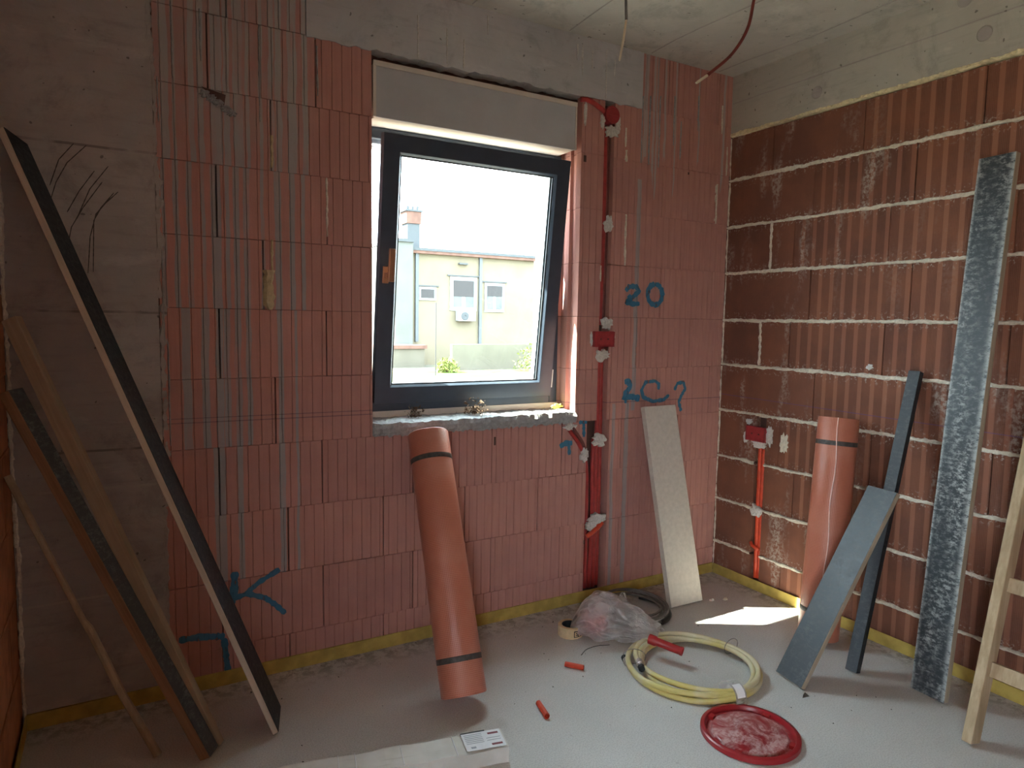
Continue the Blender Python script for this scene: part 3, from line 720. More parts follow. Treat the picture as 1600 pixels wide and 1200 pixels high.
G().box(SX0 + 0.076, SX1 - 0.076, 0.024, 0.028, 0.076, SH - 0.076).build('glass_pane', M['glass'], sash)
v, f = prof_ring(SX0, SX1, 0.0, SH, [(0.060, 0.0690), (0.060, 0.078), (0.078, 0.078), (0.080, 0.046)])
G().add(v, f).build('glazing_bead', M['pvc'], sash, weld=True)
hd = G(); hd.box(SX0 + 0.014, SX0 + 0.040, -0.012, 0.0, 0.520, 0.590); hd.box(SX0 + 0.020, SX0 + 0.034, -0.045, -0.012, 0.545, 0.565); hd.box(SX0 + 0.022, SX0 + 0.048, -0.060, -0.045, 0.530, 0.665)
bevel(hd.build('handle', M['bronze'], sash), 0.003)
G().box(SX1 - 0.001, SX1 + 0.012, 0.010, 0.028, 0.015, 0.13).build('hinge', M['pvc'], sash)

sbx = empty('roller_shutter_box', (-1.49, 0.15, 2.18), 'pale grey roller shutter box set under the concrete beam above the window', 'shutter box')
def SB(name, x0, x1, y0, y1, z0, z1, mat): return G().box(x0 + 1.49, x1 + 1.49, y0 - 0.15, y1 - 0.15, z0 - 2.18, z1 - 2.18).build(name, mat, sbx)
SB('casing', -1.968, -1.004, 0.012, 0.340, 2.192, 2.400, M['boxcream']); SB('outer_lip', -1.968, -0.99, 0.3405, 0.371, 2.148, 2.400, M['boxcream'])
SB('cover_panel', -1.968, -1.012, 0.004, 0.0115, 2.188, 2.382, M['boxgrey'])
SB('top_trim', -1.980, -1.004, 0.000, 0.0115, 2.3825, 2.402, M['boxcream'])
SB('side_trim', -1.980, -1.9685, 0.001, 0.0115, 2.188, 2.382, M['boxcream']); SB('side_trim', -1.0115, -1.004, 0.001, 0.0115, 2.188, 2.382, M['boxcream'])
SB('shutter_slat', -1.94, -1.02, 0.236, 0.248, 2.158, 2.191, M['pvc']); SB('shutter_slat', -1.94, -1.02, 0.234, 0.250, 2.128, 2.156, M['pvc'])

# dry debris on the sill
def clump(cx, cy, cz, rx, rz, n, label, seed):
    r = random.Random(seed); g = G()
    for i in range(n):
        p = Vector((r.gauss(0, rx * .45), r.gauss(0, .012), abs(r.gauss(0, rz * .5)))); s = r.uniform(.004, .012)
        vs = [p + Vector((r.uniform(-1, 1), r.uniform(-1, 1), r.uniform(-1, 1))) * s for _ in range(4)]
        g.add(vs, [(0, 1, 2), (0, 2, 3), (0, 3, 1), (1, 3, 2)])
    for i in range(6):
        a = Vector((r.gauss(0, rx * .4), r.gauss(0, .01), 0.0)); g.tube([a, a + Vector((r.uniform(-.02, .02), r.uniform(-.01, .01), r.uniform(.01, rz)))], 0.0012, 4)
    o = g.build('debris_clump', M['twig'], None, (cx, cy, cz)); tag(o, label, 'debris', kind='stuff')
clump(-1.775, 0.075, 0.970, 0.045, 0.045, 70, 'smaller clump of dry brown debris on the sill above the leaning roll', 1)
clump(-1.475, 0.085, 0.970, 0.060, 0.055, 110, 'larger clump of dry brown twigs at the middle of the sill', 2)
o = blob('foam_scrap', 0, 0, 0.03, 0.012, M['lime'], None, 0.01, 77); o.location = (-1.03, 0.08, 0.982); tag(o, 'lime green foam scrap in the right corner of the sill', 'foam scrap')

# ------------------------------------------------------------------ electrics on the window wall
def conduit(pts, r, label, mat='red', group=None):
    o = G().tube(pts, r, 10).build('conduit', M[mat], None, (0, 0, 0), True); tag(o, label, 'conduit', group); return o
def smooth_path(pts, m=8):
    P = [Vector(p) for p in pts]; P = [P[0] * 2 - P[1]] + P + [P[-1] * 2 - P[-2]]; out = []
    for i in range(1, len(P) - 2):
        for k in range(m):
            t = k / m; a, b_, c, d = P[i - 1], P[i], P[i + 1], P[i + 2]
            out.append(0.5 * ((2 * b_) + (-a + c) * t + (2 * a - 5 * b_ + 4 * c - d) * t * t + (-a + 3 * b_ - 3 * c + d) * t ** 3))
    out.append(P[-2]); return out
conduit(smooth_path([(-0.828, 0.018, 2.32), (-0.826, 0.016, 2.1), (-0.822, 0.020, 1.8), (-0.826, 0.022, 1.45), (-0.828, 0.022, 1.38)]), 0.012, 'red conduit dropping from the round junction box to the socket box')
conduit(smooth_path([(-0.802, 0.026, 2.31), (-0.801, 0.026, 1.9), (-0.803, 0.028, 1.4)]), 0.010, 'dark brown conduit behind the red one above the socket box', 'brown_c')
conduit(smooth_path([(-0.830, 0.018, 1.28), (-0.829, 0.016, 1.0), (-0.832, 0.014, 0.75), (-0.828, 0.014, 0.45), (-0.832, 0.016, 0.06)]), 0.012, 'red conduit from the socket box straight down to the floor')
conduit(smooth_path([(-0.805, 0.028, 1.27), (-0.802, 0.028, 0.9), (-0.800, 0.026, 0.5), (-0.802, 0.026, 0.06)]), 0.011, 'rightmost red conduit of the bundle below the socket box')
conduit(smooth_path([(-0.852, 0.012, 0.82), (-0.857, 0.010, 0.65), (-0.850, 0.012, 0.44), (-0.856, 0.016, 0.06)]), 0.011, 'second red conduit from the left in the bundle under the window')
conduit(smooth_path([(-1.01, -0.006, 0.875), (-0.95, -0.004, 0.80), (-0.912, 0.006, 0.735), (-0.890, 0.012, 0.66), (-0.882, 0.014, 0.45), (-0.880, 0.016, 0.06)]), 0.010, 'leftmost red conduit, slanting in from below the window sill')
conduit(smooth_path([(-0.995, -0.008, 0.888), (-0.935, -0.005, 0.812), (-0.905, 0.004, 0.76)]), 0.009, 'short brown conduit slanting beside the red one below the sill', 'brown_c')
conduit(smooth_path([(-0.99, -0.002, 2.418), (-0.95, -0.010, 2.420), (-0.89, -0.008, 2.400), (-0.85, -0.004, 2.385)]), 0.012, 'short red conduit between shutter box and round junction box')
conduit(smooth_path([(-0.895, -0.012, 0.335), (-0.85, -0.016, 0.362), (-0.80, -0.010, 0.392)]), 0.012, 'orange red conduit bend crossing the bundle under the plaster dab', 'orange_red')
jb = empty('junction_box', (-0.815, -0.014, 2.372), 'round red junction box with crossed cover under the beam', 'junction box')
o = G().lathe([(0, 0.004), (0.036, 0.004), (0.0385, 0.008), (0.041, 0.008), (0.041, -0.03), (0, -0.03)], 28).build('cover', M['redbox'], jb); o.rotation_euler = (math.radians(90), 0, 0)
for a in (0, 1):
    o = G().box(-0.034, 0.034, -0.0062, -0.0035, -0.0012, 0.0012).build('cover_rib', M['red'], jb); o.rotation_euler = (0, math.radians(90 * a), 0)
def socket(loc, rotz, label):
    e = empty('socket_box', loc, label, 'socket box'); e.rotation_euler = (0, 0, rotz)
    g = G(); ring(g, -0.060, 0.060, -0.038, 0.038, 0.004, -0.006, 0.03); g.build('rim', M['redbox'], e)
    G().box(-0.056, 0.056, -0.001, 0.004, -0.034, 0.034).build('back_plate', M['redbox'], e)
    for s in (-1, 1): o = G().lathe([(0, 0.004), (0.004, 0.004), (0.004, 0)], 10).build('screw_boss', M['brown_c'], e, (s * 0.022, -0.001, 0.0)); o.rotation_euler = (math.radians(90), 0, 0)
socket((-0.822, -0.014, 1.312), 0, 'red rectangular socket box on the window wall right of the window')
socket((-0.016, -0.268, 0.828), math.radians(-90), 'red rectangular socket box in white plaster on the right wall')
k = 0
for cx, cz, rx, rz, h in [(-0.806, 2.298, .040, .028, .008), (-0.860, 2.340, .014, .030, .005), (-0.768, 2.338, .016, .038, .005), (-0.809, 1.867, .026, .036, .010), (-0.803, 1.388, .034, .028, .010), (-0.822, 1.232, .038, .028, .012),
                          (-0.827, .815, .038, .034, .012), (-0.828, .412, .050, .030, .014), (-0.868, .385, .030, .022, .014), (-1.006, .890, .034, .022, .010), (-0.918, .745, .022, .034, .012), (-0.893, 1.312, .006, .03, .006), (-0.757, 1.312, .008, .036, .006), (-0.96, 2.36, .008, .05, .006)]:
    blob('plaster_dab', cx, cz, rx, rz, M['plaster'], wall_back, h + 0.004, 500 + k, 'back', 0.0); k += 1
# right wall: conduit, dabs
conduit(smooth_path([(0.014, -0.282, 0.77), (0.012, -0.284, 0.5), (0.012, -0.290, 0.06)]), 0.012, 'left one of the two orange red conduits below the right wall socket', 'orange_red')
conduit(smooth_path([(0.016, -0.303, 0.75), (0.014, -0.304, 0.5), (0.016, -0.308, 0.06)]), 0.011, 'right one of the two orange red conduits below the right wall socket', 'orange_red')
conduit([(-0.004, -0.262, 0.245), (-0.012, -0.28, 0.235), (-0.012, -0.30, 0.228), (-0.004, -0.318, 0.222)], 0.009, 'short orange red cross piece strapping the right wall conduits', 'orange_red')
for y, z, rx, rz, h in [(-0.285, .776, .046, .026, .009), (-0.348, .832, .022, .052, .008), (-0.198, .805, .018, .034, .007), (-0.215, .885, .02, .016, .006), (-0.29, .424, .034, .034, .014)]:
    blob('plaster_dab', -y, z, rx, rz, M['plaster'], wall_right, h, 600 + k, 'right', 0.0); k += 1
blob('plaster_dab', 0.435, 0.80, .03, .05, M['mortar'], wall_right, 0.004, 640, 'right', 0.0)
blob('cement_smear', 0.86, 1.215, .018, .012, M['plaster'], wall_right, 0.004, 641, 'right', 0.0)

# cables hanging from the ceiling
def cable(name, pts, tip, r, mat, label):
    e = empty(name, pts[0], label, 'cable'); o0 = Vector(pts[0])
    G().tube([p - o0 for p in smooth_path(pts)], r, 8).build('sheath', mat, e, smooth=True)
    G().tube([p - o0 for p in smooth_path(tip)], [r * .85] * (len(smooth_path(tip)) - 1) + [r * .6], 8).build('bare_end', M['cream'], e, smooth=True)
cable('hanging_cable', [(-1.372, -0.8, 2.70), (-1.379, -0.8, 2.55), (-1.378, -0.8, 2.463), (-1.374, -0.8, 2.40)], [(-1.374, -0.8, 2.402), (-1.385, -0.8, 2.33), (-1.398, -0.8, 2.264)], 0.0048, M['grey_c'], 'grey cable hanging straight from the ceiling with a cream end')
cable('hanging_cable', [(-0.750, -0.8, 2.70), (-0.771, -0.8, 2.607), (-0.798, -0.8, 2.498), (-0.875, -0.8, 2.39), (-0.995, -0.8, 2.292)], [(-0.990, -0.8, 2.295), (-1.047, -0.8, 2.256)], 0.0060, simple('brick_red_cable', (0.20, 0.035, 0.028), 0.5), 'brick red cable curving from the ceiling near the corner')

# ------------------------------------------------------------------ leaning boards
def board(name, p0, p1, top, th, nrm_hint, core, facing, label, cat='board', face_th=0.0015):
    """p0,p1: bottom corners of the seen face; top: top corner above p0; th: thickness away from the seen face"""
    p0, p1, top = Vector(p0), Vector(p1), Vector(top)
    L = top - p0; d = L.normalized(); w = p1 - p0; w = w - d * w.dot(d)
    n = d.cross(w).normalized()
    if n.dot(Vector(nrm_hint)) < 0: n = -n
    low = min(0, (n * th).z, w.z, (n * th + w).z)
    p0 = p0 + Vector((0, 0, -low))
    # local frame: X = width, Y = thickness, Z = length
    wl = w.length; wx = w.normalized(); ny = n
    m = Matrix((( wx.x, ny.x, d.x, p0.x), (wx.y, ny.y, d.y, p0.y), (wx.z, ny.z, d.z, p0.z), (0, 0, 0, 1)))
    g = G(); g.hexa((0, 0, 0), (wl, 0, 0), (0, th, 0), (0, 0, L.length))
    me = mesh(name, g.v, g.f)
    bm = bmesh.new(); bm.from_mesh(me); bmesh.ops.recalc_face_normals(bm, faces=bm.faces); bm.to_mesh(me); bm.free()
    o = link(name, me, core); o.matrix_world = m; tag(o, label, cat)
    bevel(o, 0.0015, 1)
    if facing:
        e = 0.0012
        gg = G(); gg.hexa((e, -face_th, e), (wl - 2 * e, 0, 0), (0, face_th - 0.0001, 0), (0, 0, L.length - 2 * e))
        me = mesh('film_facing', gg.v, gg.f); bm = bmesh.new(); bm.from_mesh(me); bmesh.ops.recalc_face_normals(bm, faces=bm.faces); bm.to_mesh(me); bm.free()
        link('film_facing', me, facing, o)
    return o
board('formwork_plank', (-0.259, -1.272, 0), (-0.269, -1.403, 0), (-0.034, -1.262, 2.029), 0.026, (1, 0, 0), M['ply'], M['film'], 'tall black worn formwork plank leaning on the right wall', 'plank')
board('film_faced_board', (-0.635, -0.949, 0), (-0.656, -1.084, 0), (-0.205, -1.016, 0.729), 0.021, (1, 0, 0), M['ply'], M['film2'], 'short slanting black-faced board leaning on the narrow black batten', 'board')
board('narrow_batten', (-0.363, -1.066, 0), (-0.358, -1.113, 0), (-0.036, -1.052, 1.206), 0.032, (1, 0, 0), M['film3'], M['film2'], 'narrow black batten leaning on the right wall behind the short board', 'batten')
board('insulation_board', (-0.574, -0.285, 0), (-0.371, -0.293, 0), (-0.575, -0.040, 0.963), 0.033, (0, 1, 0), M['slab'], None, 'pale cream board leaning against the window wall near the corner', 'board')
board('formwork_plank', (-2.458, -0.435, 0), (-2.420, -0.267, 0), (-3.150, -0.175, 1.914), 0.019, (-1, 0, -0.2), M['plypale'], M['film3'], 'long black-faced formwork plank with pale edge leaning on the left wall', 'plank')
board('wooden_batten', (-2.672, -0.405, 0), (-2.628, -0.428, 0), (-3.182, -0.150, 1.365), 0.030, (0, 1, 0), M['batten'], None, 'plain tan wooden batten between two leaning planks on the left', 'batten')
board('old_plank', (-2.672, -0.470, 0), (-2.640, -0.425, 0), (-3.165, -0.225, 1.150), 0.036, (-1, 0, -0.2), M['oldwood'], M['film4'], 'weathered brown plank with grey top face leaning in the left corner', 'plank')
o = G().tube([(-2.812, -0.372, 0.012), (-2.905, -0.330, 0.22), (-2.985, -0.290, 0.43), (-3.000, -0.283, 0.455), (-3.180, -0.19, 0.905)], [0.013, 0.012, 0.012, 0.009, 0.011], 8).build('wooden_stick', M['batten'], None); tag(o, 'thin crooked wooden stick, lowest of the pieces leaning left', 'stick')

# ------------------------------------------------------------------ mesh rolls
def roll(bot, top, r, label, seam=None):
    bot, top = Vector(bot), Vector(top); d = (top - bot); L = d.length; d.normalize()
    e = empty('mesh_roll', bot, label, 'mesh roll', 'rolls of orange mesh'); e.rotation_mode = 'QUATERNION'; e.rotation_quaternion = d.to_track_quat('Z', 'Y')
    ri = r * 0.42
    pr = [(ri, 0.012), (ri + 0.004, 0.0)] + [(ri + (r - ri) * t, 0.0015 * (i % 2)) for i, t in enumerate((.25, .4, .55, .7, .85))] + [(r - 0.003, 0), (r, 0.004), (r * 1.008, L * .3), (r, L * .6), (r, L - .004), (r - .003, L)] + \
         [(ri + (r - ri) * t, L - 0.0015 * (i % 2)) for i, t in enumerate((.85, .7, .55, .4, .25))] + [(ri + .004, L), (ri, L - .012)]
    o = G().lathe(pr, 48, True).build('mesh_body', M['roll'], e); ashade(o, 40)
    for z in (L * 0.125, L * 0.885):
        o = G().lathe([(r * 1.0075, z - .010), (r * 1.012, z - .009), (r * 1.012, z + .009), (r * 1.0075, z + .010)], 48).build('printed_band', M['band'], e, smooth=True)
    if seam is not None:
        ld_ = e.rotation_quaternion.inverted() @ Vector(seam); seam = math.atan2(ld_.y, ld_.x)
        G().tube([(r * 1.008 * math.cos(seam + 0.05 * math.sin(i * .9)), r * 1.008 * math.sin(seam + 0.05 * math.sin(i * .9)), L * i / 20) for i in range(21)], 0.0022, 5).build('film_edge', M['bandfilm'], e)
    return e
roll((-1.838, -0.570, 0.044), (-1.786, -0.104, 0.925), 0.083, 'orange mesh roll leaning under the window')
roll((-0.222, -0.838, 0.018), (-0.098, -0.792, 0.985), 0.085, 'orange mesh roll leaning on the right wall behind the boards', (-0.82, -0.57, 0.0))

# ------------------------------------------------------------------ ladder
lad = empty('wooden_ladder', (-0.43, -1.75, 0), 'pine ladder leaning on the right wall at the picture edge', 'ladder')
def ladder():
    foot = Vector((-0.462, 0, 0)); top = Vector((-0.060, 0, 1.60)); d = (top - foot).normalized(); L = (top - foot).length
    nx = Vector((d.z, 0, -d.x))
    for y in (-1.590, -2.02):
        g = G(); g.hexa((foot.x + 0.43, y + 1.75, 0.012), d * L, (0, 0.032, 0), nx * 0.062)
        bevel(g.build('stile', M['ladder'], lad, weld=True), 0.003)
    for s in (0.265, 0.555, 0.845, 1.135, 1.425):
        c = foot + d * s + nx * 0.020
        g = G(); g.hexa((c.x + 0.43, -1.990 + 1.75, c.z - 0.025), (0, 0.402, 0), nx * 0.024, d * 0.050)
        bevel(g.build('rung', M['ladder'], lad, weld=True), 0.003)
ladder()

# ------------------------------------------------------------------ carton on the floor
ct = empty('long_carton', (-1.838, -0.868, 0.0), 'long white carton box lying on the floor at the lower edge', 'carton')
ct.rotation_euler = (0, 0, math.atan2(0.140, -0.640) - math.pi)
g = G(); n = 26; v = []; f = []; r_ = random.Random(3)
for i in range(n + 1):
    x = -1.10 * i / n; dz = 0.052 - 0.003 * abs(math.sin(i * .7)) * (0 < i < n); dy = 0.002 * math.sin(i * 1.7)
    v += [(x, -0.050 + dy, 0.0), (x, -0.050 + dy * 2, dz), (x, 0.050 + dy, dz + 0.002 * math.sin(i)), (x, 0.050 + dy, 0.0)]
for i in range(n):
    a = i * 4
    for k_ in range(4): f.append((a + k_, a + (k_ + 1) % 4, a + 4 + (k_ + 1) % 4, a + 4 + k_))
f += [(0, 3, 2, 1), (n * 4, n * 4 + 1, n * 4 + 2, n * 4 + 3)]
g.add(v, f).build('box_body', M['carton'], ct, weld=True)
def flat(name, x0, x1, y0, y1, z, mat, par): return G().add([(x0, y0, z), (x1, y0, z), (x1, y1, z), (x0, y1, z)], [(0, 1, 2, 3)]).build(name, mat, par)
lab = G().box(-0.135, -0.006, -0.044, 0.046, 0.0545, 0.0555).build('address_label', M['white'], ct)
flat('print_line', -0.050, -0.015, -0.034, -0.024, 0.0560, M['ink'], lab); flat('print_line', -0.050, -0.015, 0.024, 0.034, 0.0560, M['ink'], lab)
for i in range(6): flat('print_line', -0.128, -0.070, 0.034 - i * .009, 0.037 - i * .009, 0.0560, M['inkgrey'], lab)
flat('print_line', -0.118, -0.102, -0.036, -0.026, 0.0560, M['inkgrey'], lab); flat('print_line', -0.060, -0.014, 0.004, 0.007, 0.0560, M['inkgrey'], lab); flat('print_line', -0.060, -0.014, -0.008, -0.005, 0.0560, M['inkgrey'], lab)
G().box(-0.135, -0.055, 0.0465, 0.0512, 0.046, 0.0562).build('black_marking', M['inkblack'], ct)
G().box(-0.700, -0.655, -0.0510, -0.046, 0.03, 0.0560).build('black_marking', M['inkblack'], ct)
for x in (-0.165, -0.33, -0.47, -0.52): G().box(x - 0.001, x + 0.001, -0.050, 0.050, 0.0500, 0.0548).build('tape_seam', M['white'], ct)

# ------------------------------------------------------------------ bucket lid
ld = empty('bucket_lid', (-1.056, -1.184, 0.0), 'round dusty red bucket lid lying on the floor', 'lid')
o = G().lathe([(0, .012), (.118, .012), (.124, .010), (.128, .004), (.143, .004), (.146, .016), (.149, .020), (.158, .020), (.163, .016), (.164, .002), (.156, 0.0), (0, 0.0)], 72).build('lid_disc', M['lid'], ld); ashade(o, 40)
for a in (0.3, 1.9, 3.6, 5.2):
    o = G().box(.128, .146, -.012, .012, .004, .015).build('rim_lug', M['redplain'], ld); o.rotation_euler = (0, 0, a)

# ------------------------------------------------------------------ hose coil
hs = empty('coiled_hose', (-0.903, -0.772, 0.0), 'coiled yellow hose lying on the floor between bag and red lid', 'hose')
def hose():
    P = []; turns = 4.02; N = 260; rr = random.Random(4)
    for i in range(N + 1):
        t = i / N; a = 2.62 + t * turns * 2 * math.pi; lp = t * turns
        q_ = min(4, lp); i0 = min(3, int(q_)); ft = q_ - i0; ft = ft * ft * (3 - 2 * ft)
        RL = (0.262, 0.226, 0.250, 0.208, 0.240); R = RL[i0] * (1 - ft) + RL[i0 + 1] * ft + 0.006 * math.sin(a * 2 + lp)
        z = 0.0115 + 0.0155 * min(2.0, lp * 0.48) + 0.003 * math.sin(a * 3 + lp)
        P.append((R * math.cos(a) + 0.012 * math.sin(lp * 1.9), R * 1.03 * math.sin(a) + 0.012 * math.cos(lp * 2.7), max(z, 0.0110)))
    G().tube(P, 0.0108, 10).build('hose_tube', M['hose'], hs, smooth=True)
    for p, q in ((P[0], P[4]), (P[-1], P[-5])):
        p, q = Vector(p), Vector(q); d = (p - q).normalized()
        G().tube([p - d * .012, p + d * .006, p + d * .008, p + d * .022, p + d * .024, p + d * .04], [.0135, .0135, .016, .016, .012, .011], 12).build('brass_fitting', M['metal'], hs)
        G().tube([p + d * .038, p + d * .055], [.014, .013], 8).build('coupling', M['black'], hs)
hose()
def tie(a, R, w, name, mat, h=0.062, rad=0.0016):
    c, s_ = math.cos(a), math.sin(a); pts = []
    for k_ in range(16):
        q = 2 * math.pi * k_ / 16; pts.append(((R + w * math.cos(q)) * c, (R + w * math.cos(q)) * s_, 0.034 + h / 2 * math.sin(q)))
    G().tube(pts, rad, 5, closed=True).build(name, mat, hs)
tie(2.45, 0.240, 0.046, 'tie_wire', M['grey_c']); tie(0.12, 0.240, 0.046, 'tie_wire', M['grey_c'])
a = -1.75; cc, ss = math.cos(a), math.sin(a)
def tag_strip():
    v = []; f = []
    for k_ in range(13):
        q = math.pi * (k_ / 12) ; R = 0.240 + 0.052 * math.cos(q); z = 0.012 + 0.062 * math.sin(q) ** 0.6
        for t in (-0.024, 0.024): v.append((R * cc - t * ss, R * ss + t * cc, z))
    for k_ in range(12): f.append((2 * k_, 2 * k_ + 1, 2 * k_ + 3, 2 * k_ + 2))
    o = link('clear_wrap', mesh('clear_wrap', v, f, True), M['bag'], hs)
    v = []
    for k_ in range(1, 6):
        q = math.pi * k_ / 12; R = 0.240 + 0.0535 * math.cos(q); z = 0.0135 + 0.062 * math.sin(q) ** 0.6
        for t in (-0.018, 0.016): v.append((R * cc - t * ss, R * ss + t * cc, z))
    link('paper_tag', mesh('paper_tag', v, [(2 * i, 2 * i + 1, 2 * i + 3, 2 * i + 2) for i in range(4)], True), M['white'], hs)
tag_strip()

# ------------------------------------------------------------------ bag, tube, tape, cable coil, offcuts
def bag():
    e = empty('plastic_bag', (-1.000, -0.385, 0.0), 'crumpled translucent white plastic bag with red goods inside', 'plastic bag')
    ax = Vector((0.25, -0.31, 0)).normalized(); ay = Vector((0.31, 0.25, 0)).normalized()
    v = []; f = []; NU, NV = 90, 56
    for j in range(NV + 1):
        t = j / NV                      # along the bag: closed bottom (left) to gathered mouth (right)
        prof = (math.sin(min(1, t * 3.2 + .03) * math.pi / 2) ** .75) * (1 - 0.60 * max(0, (t - .42) / .58) ** 1.25)
        for i in range(NU):
            a = 2 * math.pi * i / NU
            ru = 0.142 * prof; rz = (0.092 - 0.010 * t) * prof
            dirv = Vector((math.cos(a), math.sin(a), t * 3))
            cr = 1 + 0.16 * mnoise.noise(dirv * 2.0) + 0.11 * mnoise.noise(Vector((a * 0 + math.cos(a) * 5, math.sin(a) * 5, t * 4))) + 0.05 * math.sin(a * 9 + t * 5) * t - 0.13 * (1 - min(1, abs(mnoise.noise(Vector((math.cos(a) * 2.6 + 7, math.sin(a) * 2.6, t * 3.5))) * 5)))
            p = ax * (-0.205 + 0.40 * t) + ay * (math.cos(a) * ru * cr)
            z = rz + math.sin(a) * rz * cr + 0.004 + 0.030 * max(0, t - .55)
            p.z = max(0.003, z); v.append(p)
    for j in range(NV):
        for i in range(NU): k_ = (i + 1) % NU; f.append((j * NU + i, j * NU + k_, (j + 1) * NU + k_, (j + 1) * NU + i))
    f.append(tuple(range(NU - 1, -1, -1)))
    link('bag_body', mesh('bag_body', v, f, True), M['bag'], e)
    # knotted handles: crumpled ribbons
    for s, base, lift in ((1, Vector((0.055, 0.055, 0.105)), 0.052), (-1, Vector((0.125, -0.10, 0.050)), 0.030)):
        pts = []; v = []; f = []
        for k_ in range(25):
            q = k_ / 24; a = math.pi * q
            c = base + ax * (0.075 * (q - .3)) + ay * (0.03 * s * math.sin(a)) + Vector((0, 0, lift * math.sin(a)))
            w = 0.030 * (0.55 + 0.45 * math.sin(k_ * 1.1) ** 2) * (1 - 0.4 * q)
            side = (ay * math.cos(k_ * .5) + Vector((0, 0, 1)) * math.sin(k_ * .5)) * w
            for m_ in range(4): 
                u = m_ / 3 - .5; v.append(c + side * u * 2 * .6 + ax * 0.006 * math.sin(m_ * 2.1 + k_ * .8))
        for k_ in range(24):
            for m_ in range(3): f.append((k_ * 4 + m_, k_ * 4 + m_ + 1, k_ * 4 + m_ + 5, k_ * 4 + m_ + 4))
        link('bag_handle', mesh('bag_handle', v, f, True), M['bag'], e)
    # the things seen through the bag
    g = G(); N = 24
    prf = [(0.0, .010), (.055, .010), (.066, .022), (.068, .07), (.060, .105), (.040, .118), (0, .120)]
    o = g.lathe(prf, N).build('red_tub', M['redbundle'], None, (0, 0, 0), True); o.scale = (0.88, 0.88, 0.92); o.location = (-1.062, -0.308, 0.004); o.rotation_euler = (0.12, -0.1, 0.4); tag(o, 'rounded red tub showing through the left end of the bag', 'tub')
    g = G(); g.box(-.035, .035, -.045, .045, 0.012, .09); o = g.build('dark_packet', M['darkthing'], None, (-0.945, -0.350, 0.004)); o.rotation_euler = (0, 0, 0.6); bevel(o, 0.012, 3); tag(o, 'dark packet showing through the middle of the bag', 'packet')
bag()
def pipe(p, q, r, label, mat, name='conduit_offcut', group=None, flare=False):
    p, q = Vector(p), Vector(q); d = q - p; L = d.length
    pr = [(r * .8, 0), (r, 0), (r, L), (r * .8, L)]
    if flare: pr = [(r * 1.0, 0), (r * 1.25, 0), (r * 1.25, L * .2), (r, L * .24), (r, L * .93), (r * 1.08, L * .94), (r * 1.08, L), (r * .85, L)]
    o = G().lathe(pr, 18, True).build(name, M[mat], None, p); o.rotation_mode = 'QUATERNION'; o.rotation_quaternion = d.to_track_quat('Z', 'Y'); ashade(o, 40); tag(o, label, 'pipe', group); return o
pipe((-0.992, -0.597, 0.078), (-0.925, -0.724, 0.062), 0.0165, 'red plastic pipe end sticking out of the bag over the hose', 'redplain', 'plastic_pipe', None, True)
pipe((-1.348, -0.500, 0.0105), (-1.300, -0.560, 0.0105), 0.0105, 'short orange conduit offcut nearer the bag', 'orange_red', group='orange conduit offcuts on the floor')
pipe((-1.596, -0.690, 0.0105), (-1.614, -0.776, 0.0105), 0.0105, 'short orange conduit offcut nearer the carton', 'orange_red', group='orange conduit offcuts on the floor')
tp = empty('masking_tape', (-1.165, -0.272, 0.0), 'roll of cream masking tape lying beside the bag', 'tape roll')
ashade(G().lathe([(.0395, 0), (.054, 0), (.055, .001), (.055, .047), (.054, .048), (.0395, .048)], 40, True).build('tape_body', M['tape'], tp))
ashade(G().lathe([(.0365, .001), (.0392, .001), (.0392, .0475), (.0365, .0475)], 40, True).build('tape_core', M['core'], tp))
def tape_print():
    v = []; f = []
    a0 = math.radians(-108)
    for k_ in range(9):
        a = a0 + math.radians(46) * k_ / 8
        for z in (0.009, 0.038): v.append((0.0556 * math.cos(a), 0.0556 * math.sin(a), z))
    o = link('printed_label', mesh('printed_label', v, [(2 * i, 2 * i + 2, 2 * i + 3, 2 * i + 1) for i in range(8)]), M['inkblack'], tp)
    def glyph(segs, am, s):
        g = G()
        for (x0, z0, x1, z1) in segs:
            vv = []
            for (x, z) in ((x0, z0), (x1, z0), (x1, z1), (x0, z1)):
                a = am + x * s / 0.056; vv.append((0.0560 * math.cos(a), 0.0560 * math.sin(a), 0.013 + z * s))
            g.add(vv, [(0, 1, 2, 3)])
        g.build('print_letter', M['tape'], o)
    E_ = [(0, 0, .18, 1), (.18, 0, .7, .18), (.18, .41, .6, .59), (.18, .82, .7, 1)]
    U_ = [(0, 0, .2, 1), (.5, 0, .7, 1), (.2, 0, .5, .18)]
    glyph(E_, a0 + math.radians(4), 0.020); glyph(U_, a0 + math.radians(24), 0.020)
tape_print()
cc_ = empty('cable_coil', (-0.765, -0.225, 0.0), 'coil of grey black cable lying behind the bag', 'cable coil')
P = []
for i in range(190):
    t = i / 189; a = -0.9 + t * 5 * 2 * math.pi; lp = int(t * 5) + 0.0; R = 0.132 + 0.036 * (0.5 + 0.5 * math.sin(t * 5 * 2.1))
    P.append((R * math.cos(a), R * math.sin(a), 0.008 + 0.035 * t + 0.018 * (0.5 + 0.5 * math.sin(a))))
G().tube(P, 0.0058, 8).build('coiled_cable', M['grey_c'], cc_, smooth=True)
G().tube([(0.172 * math.cos(a_ / 10), 0.172 * math.sin(a_ / 10), 0.012) for a_ in range(-14, 8)], 0.011, 8).build('thick_cable', M['black'], cc_, smooth=True)
o = G().tube(smooth_path([(-1.235, -0.455, 0.002), (-1.19, -0.43, 0.004), (-1.13, -0.425, 0.004), (-1.075, -0.44, 0.002)]), 0.0014, 5).build('thin_wire', M['black']); tag(o, 'thin black wire end lying in front of the bag', 'wire')
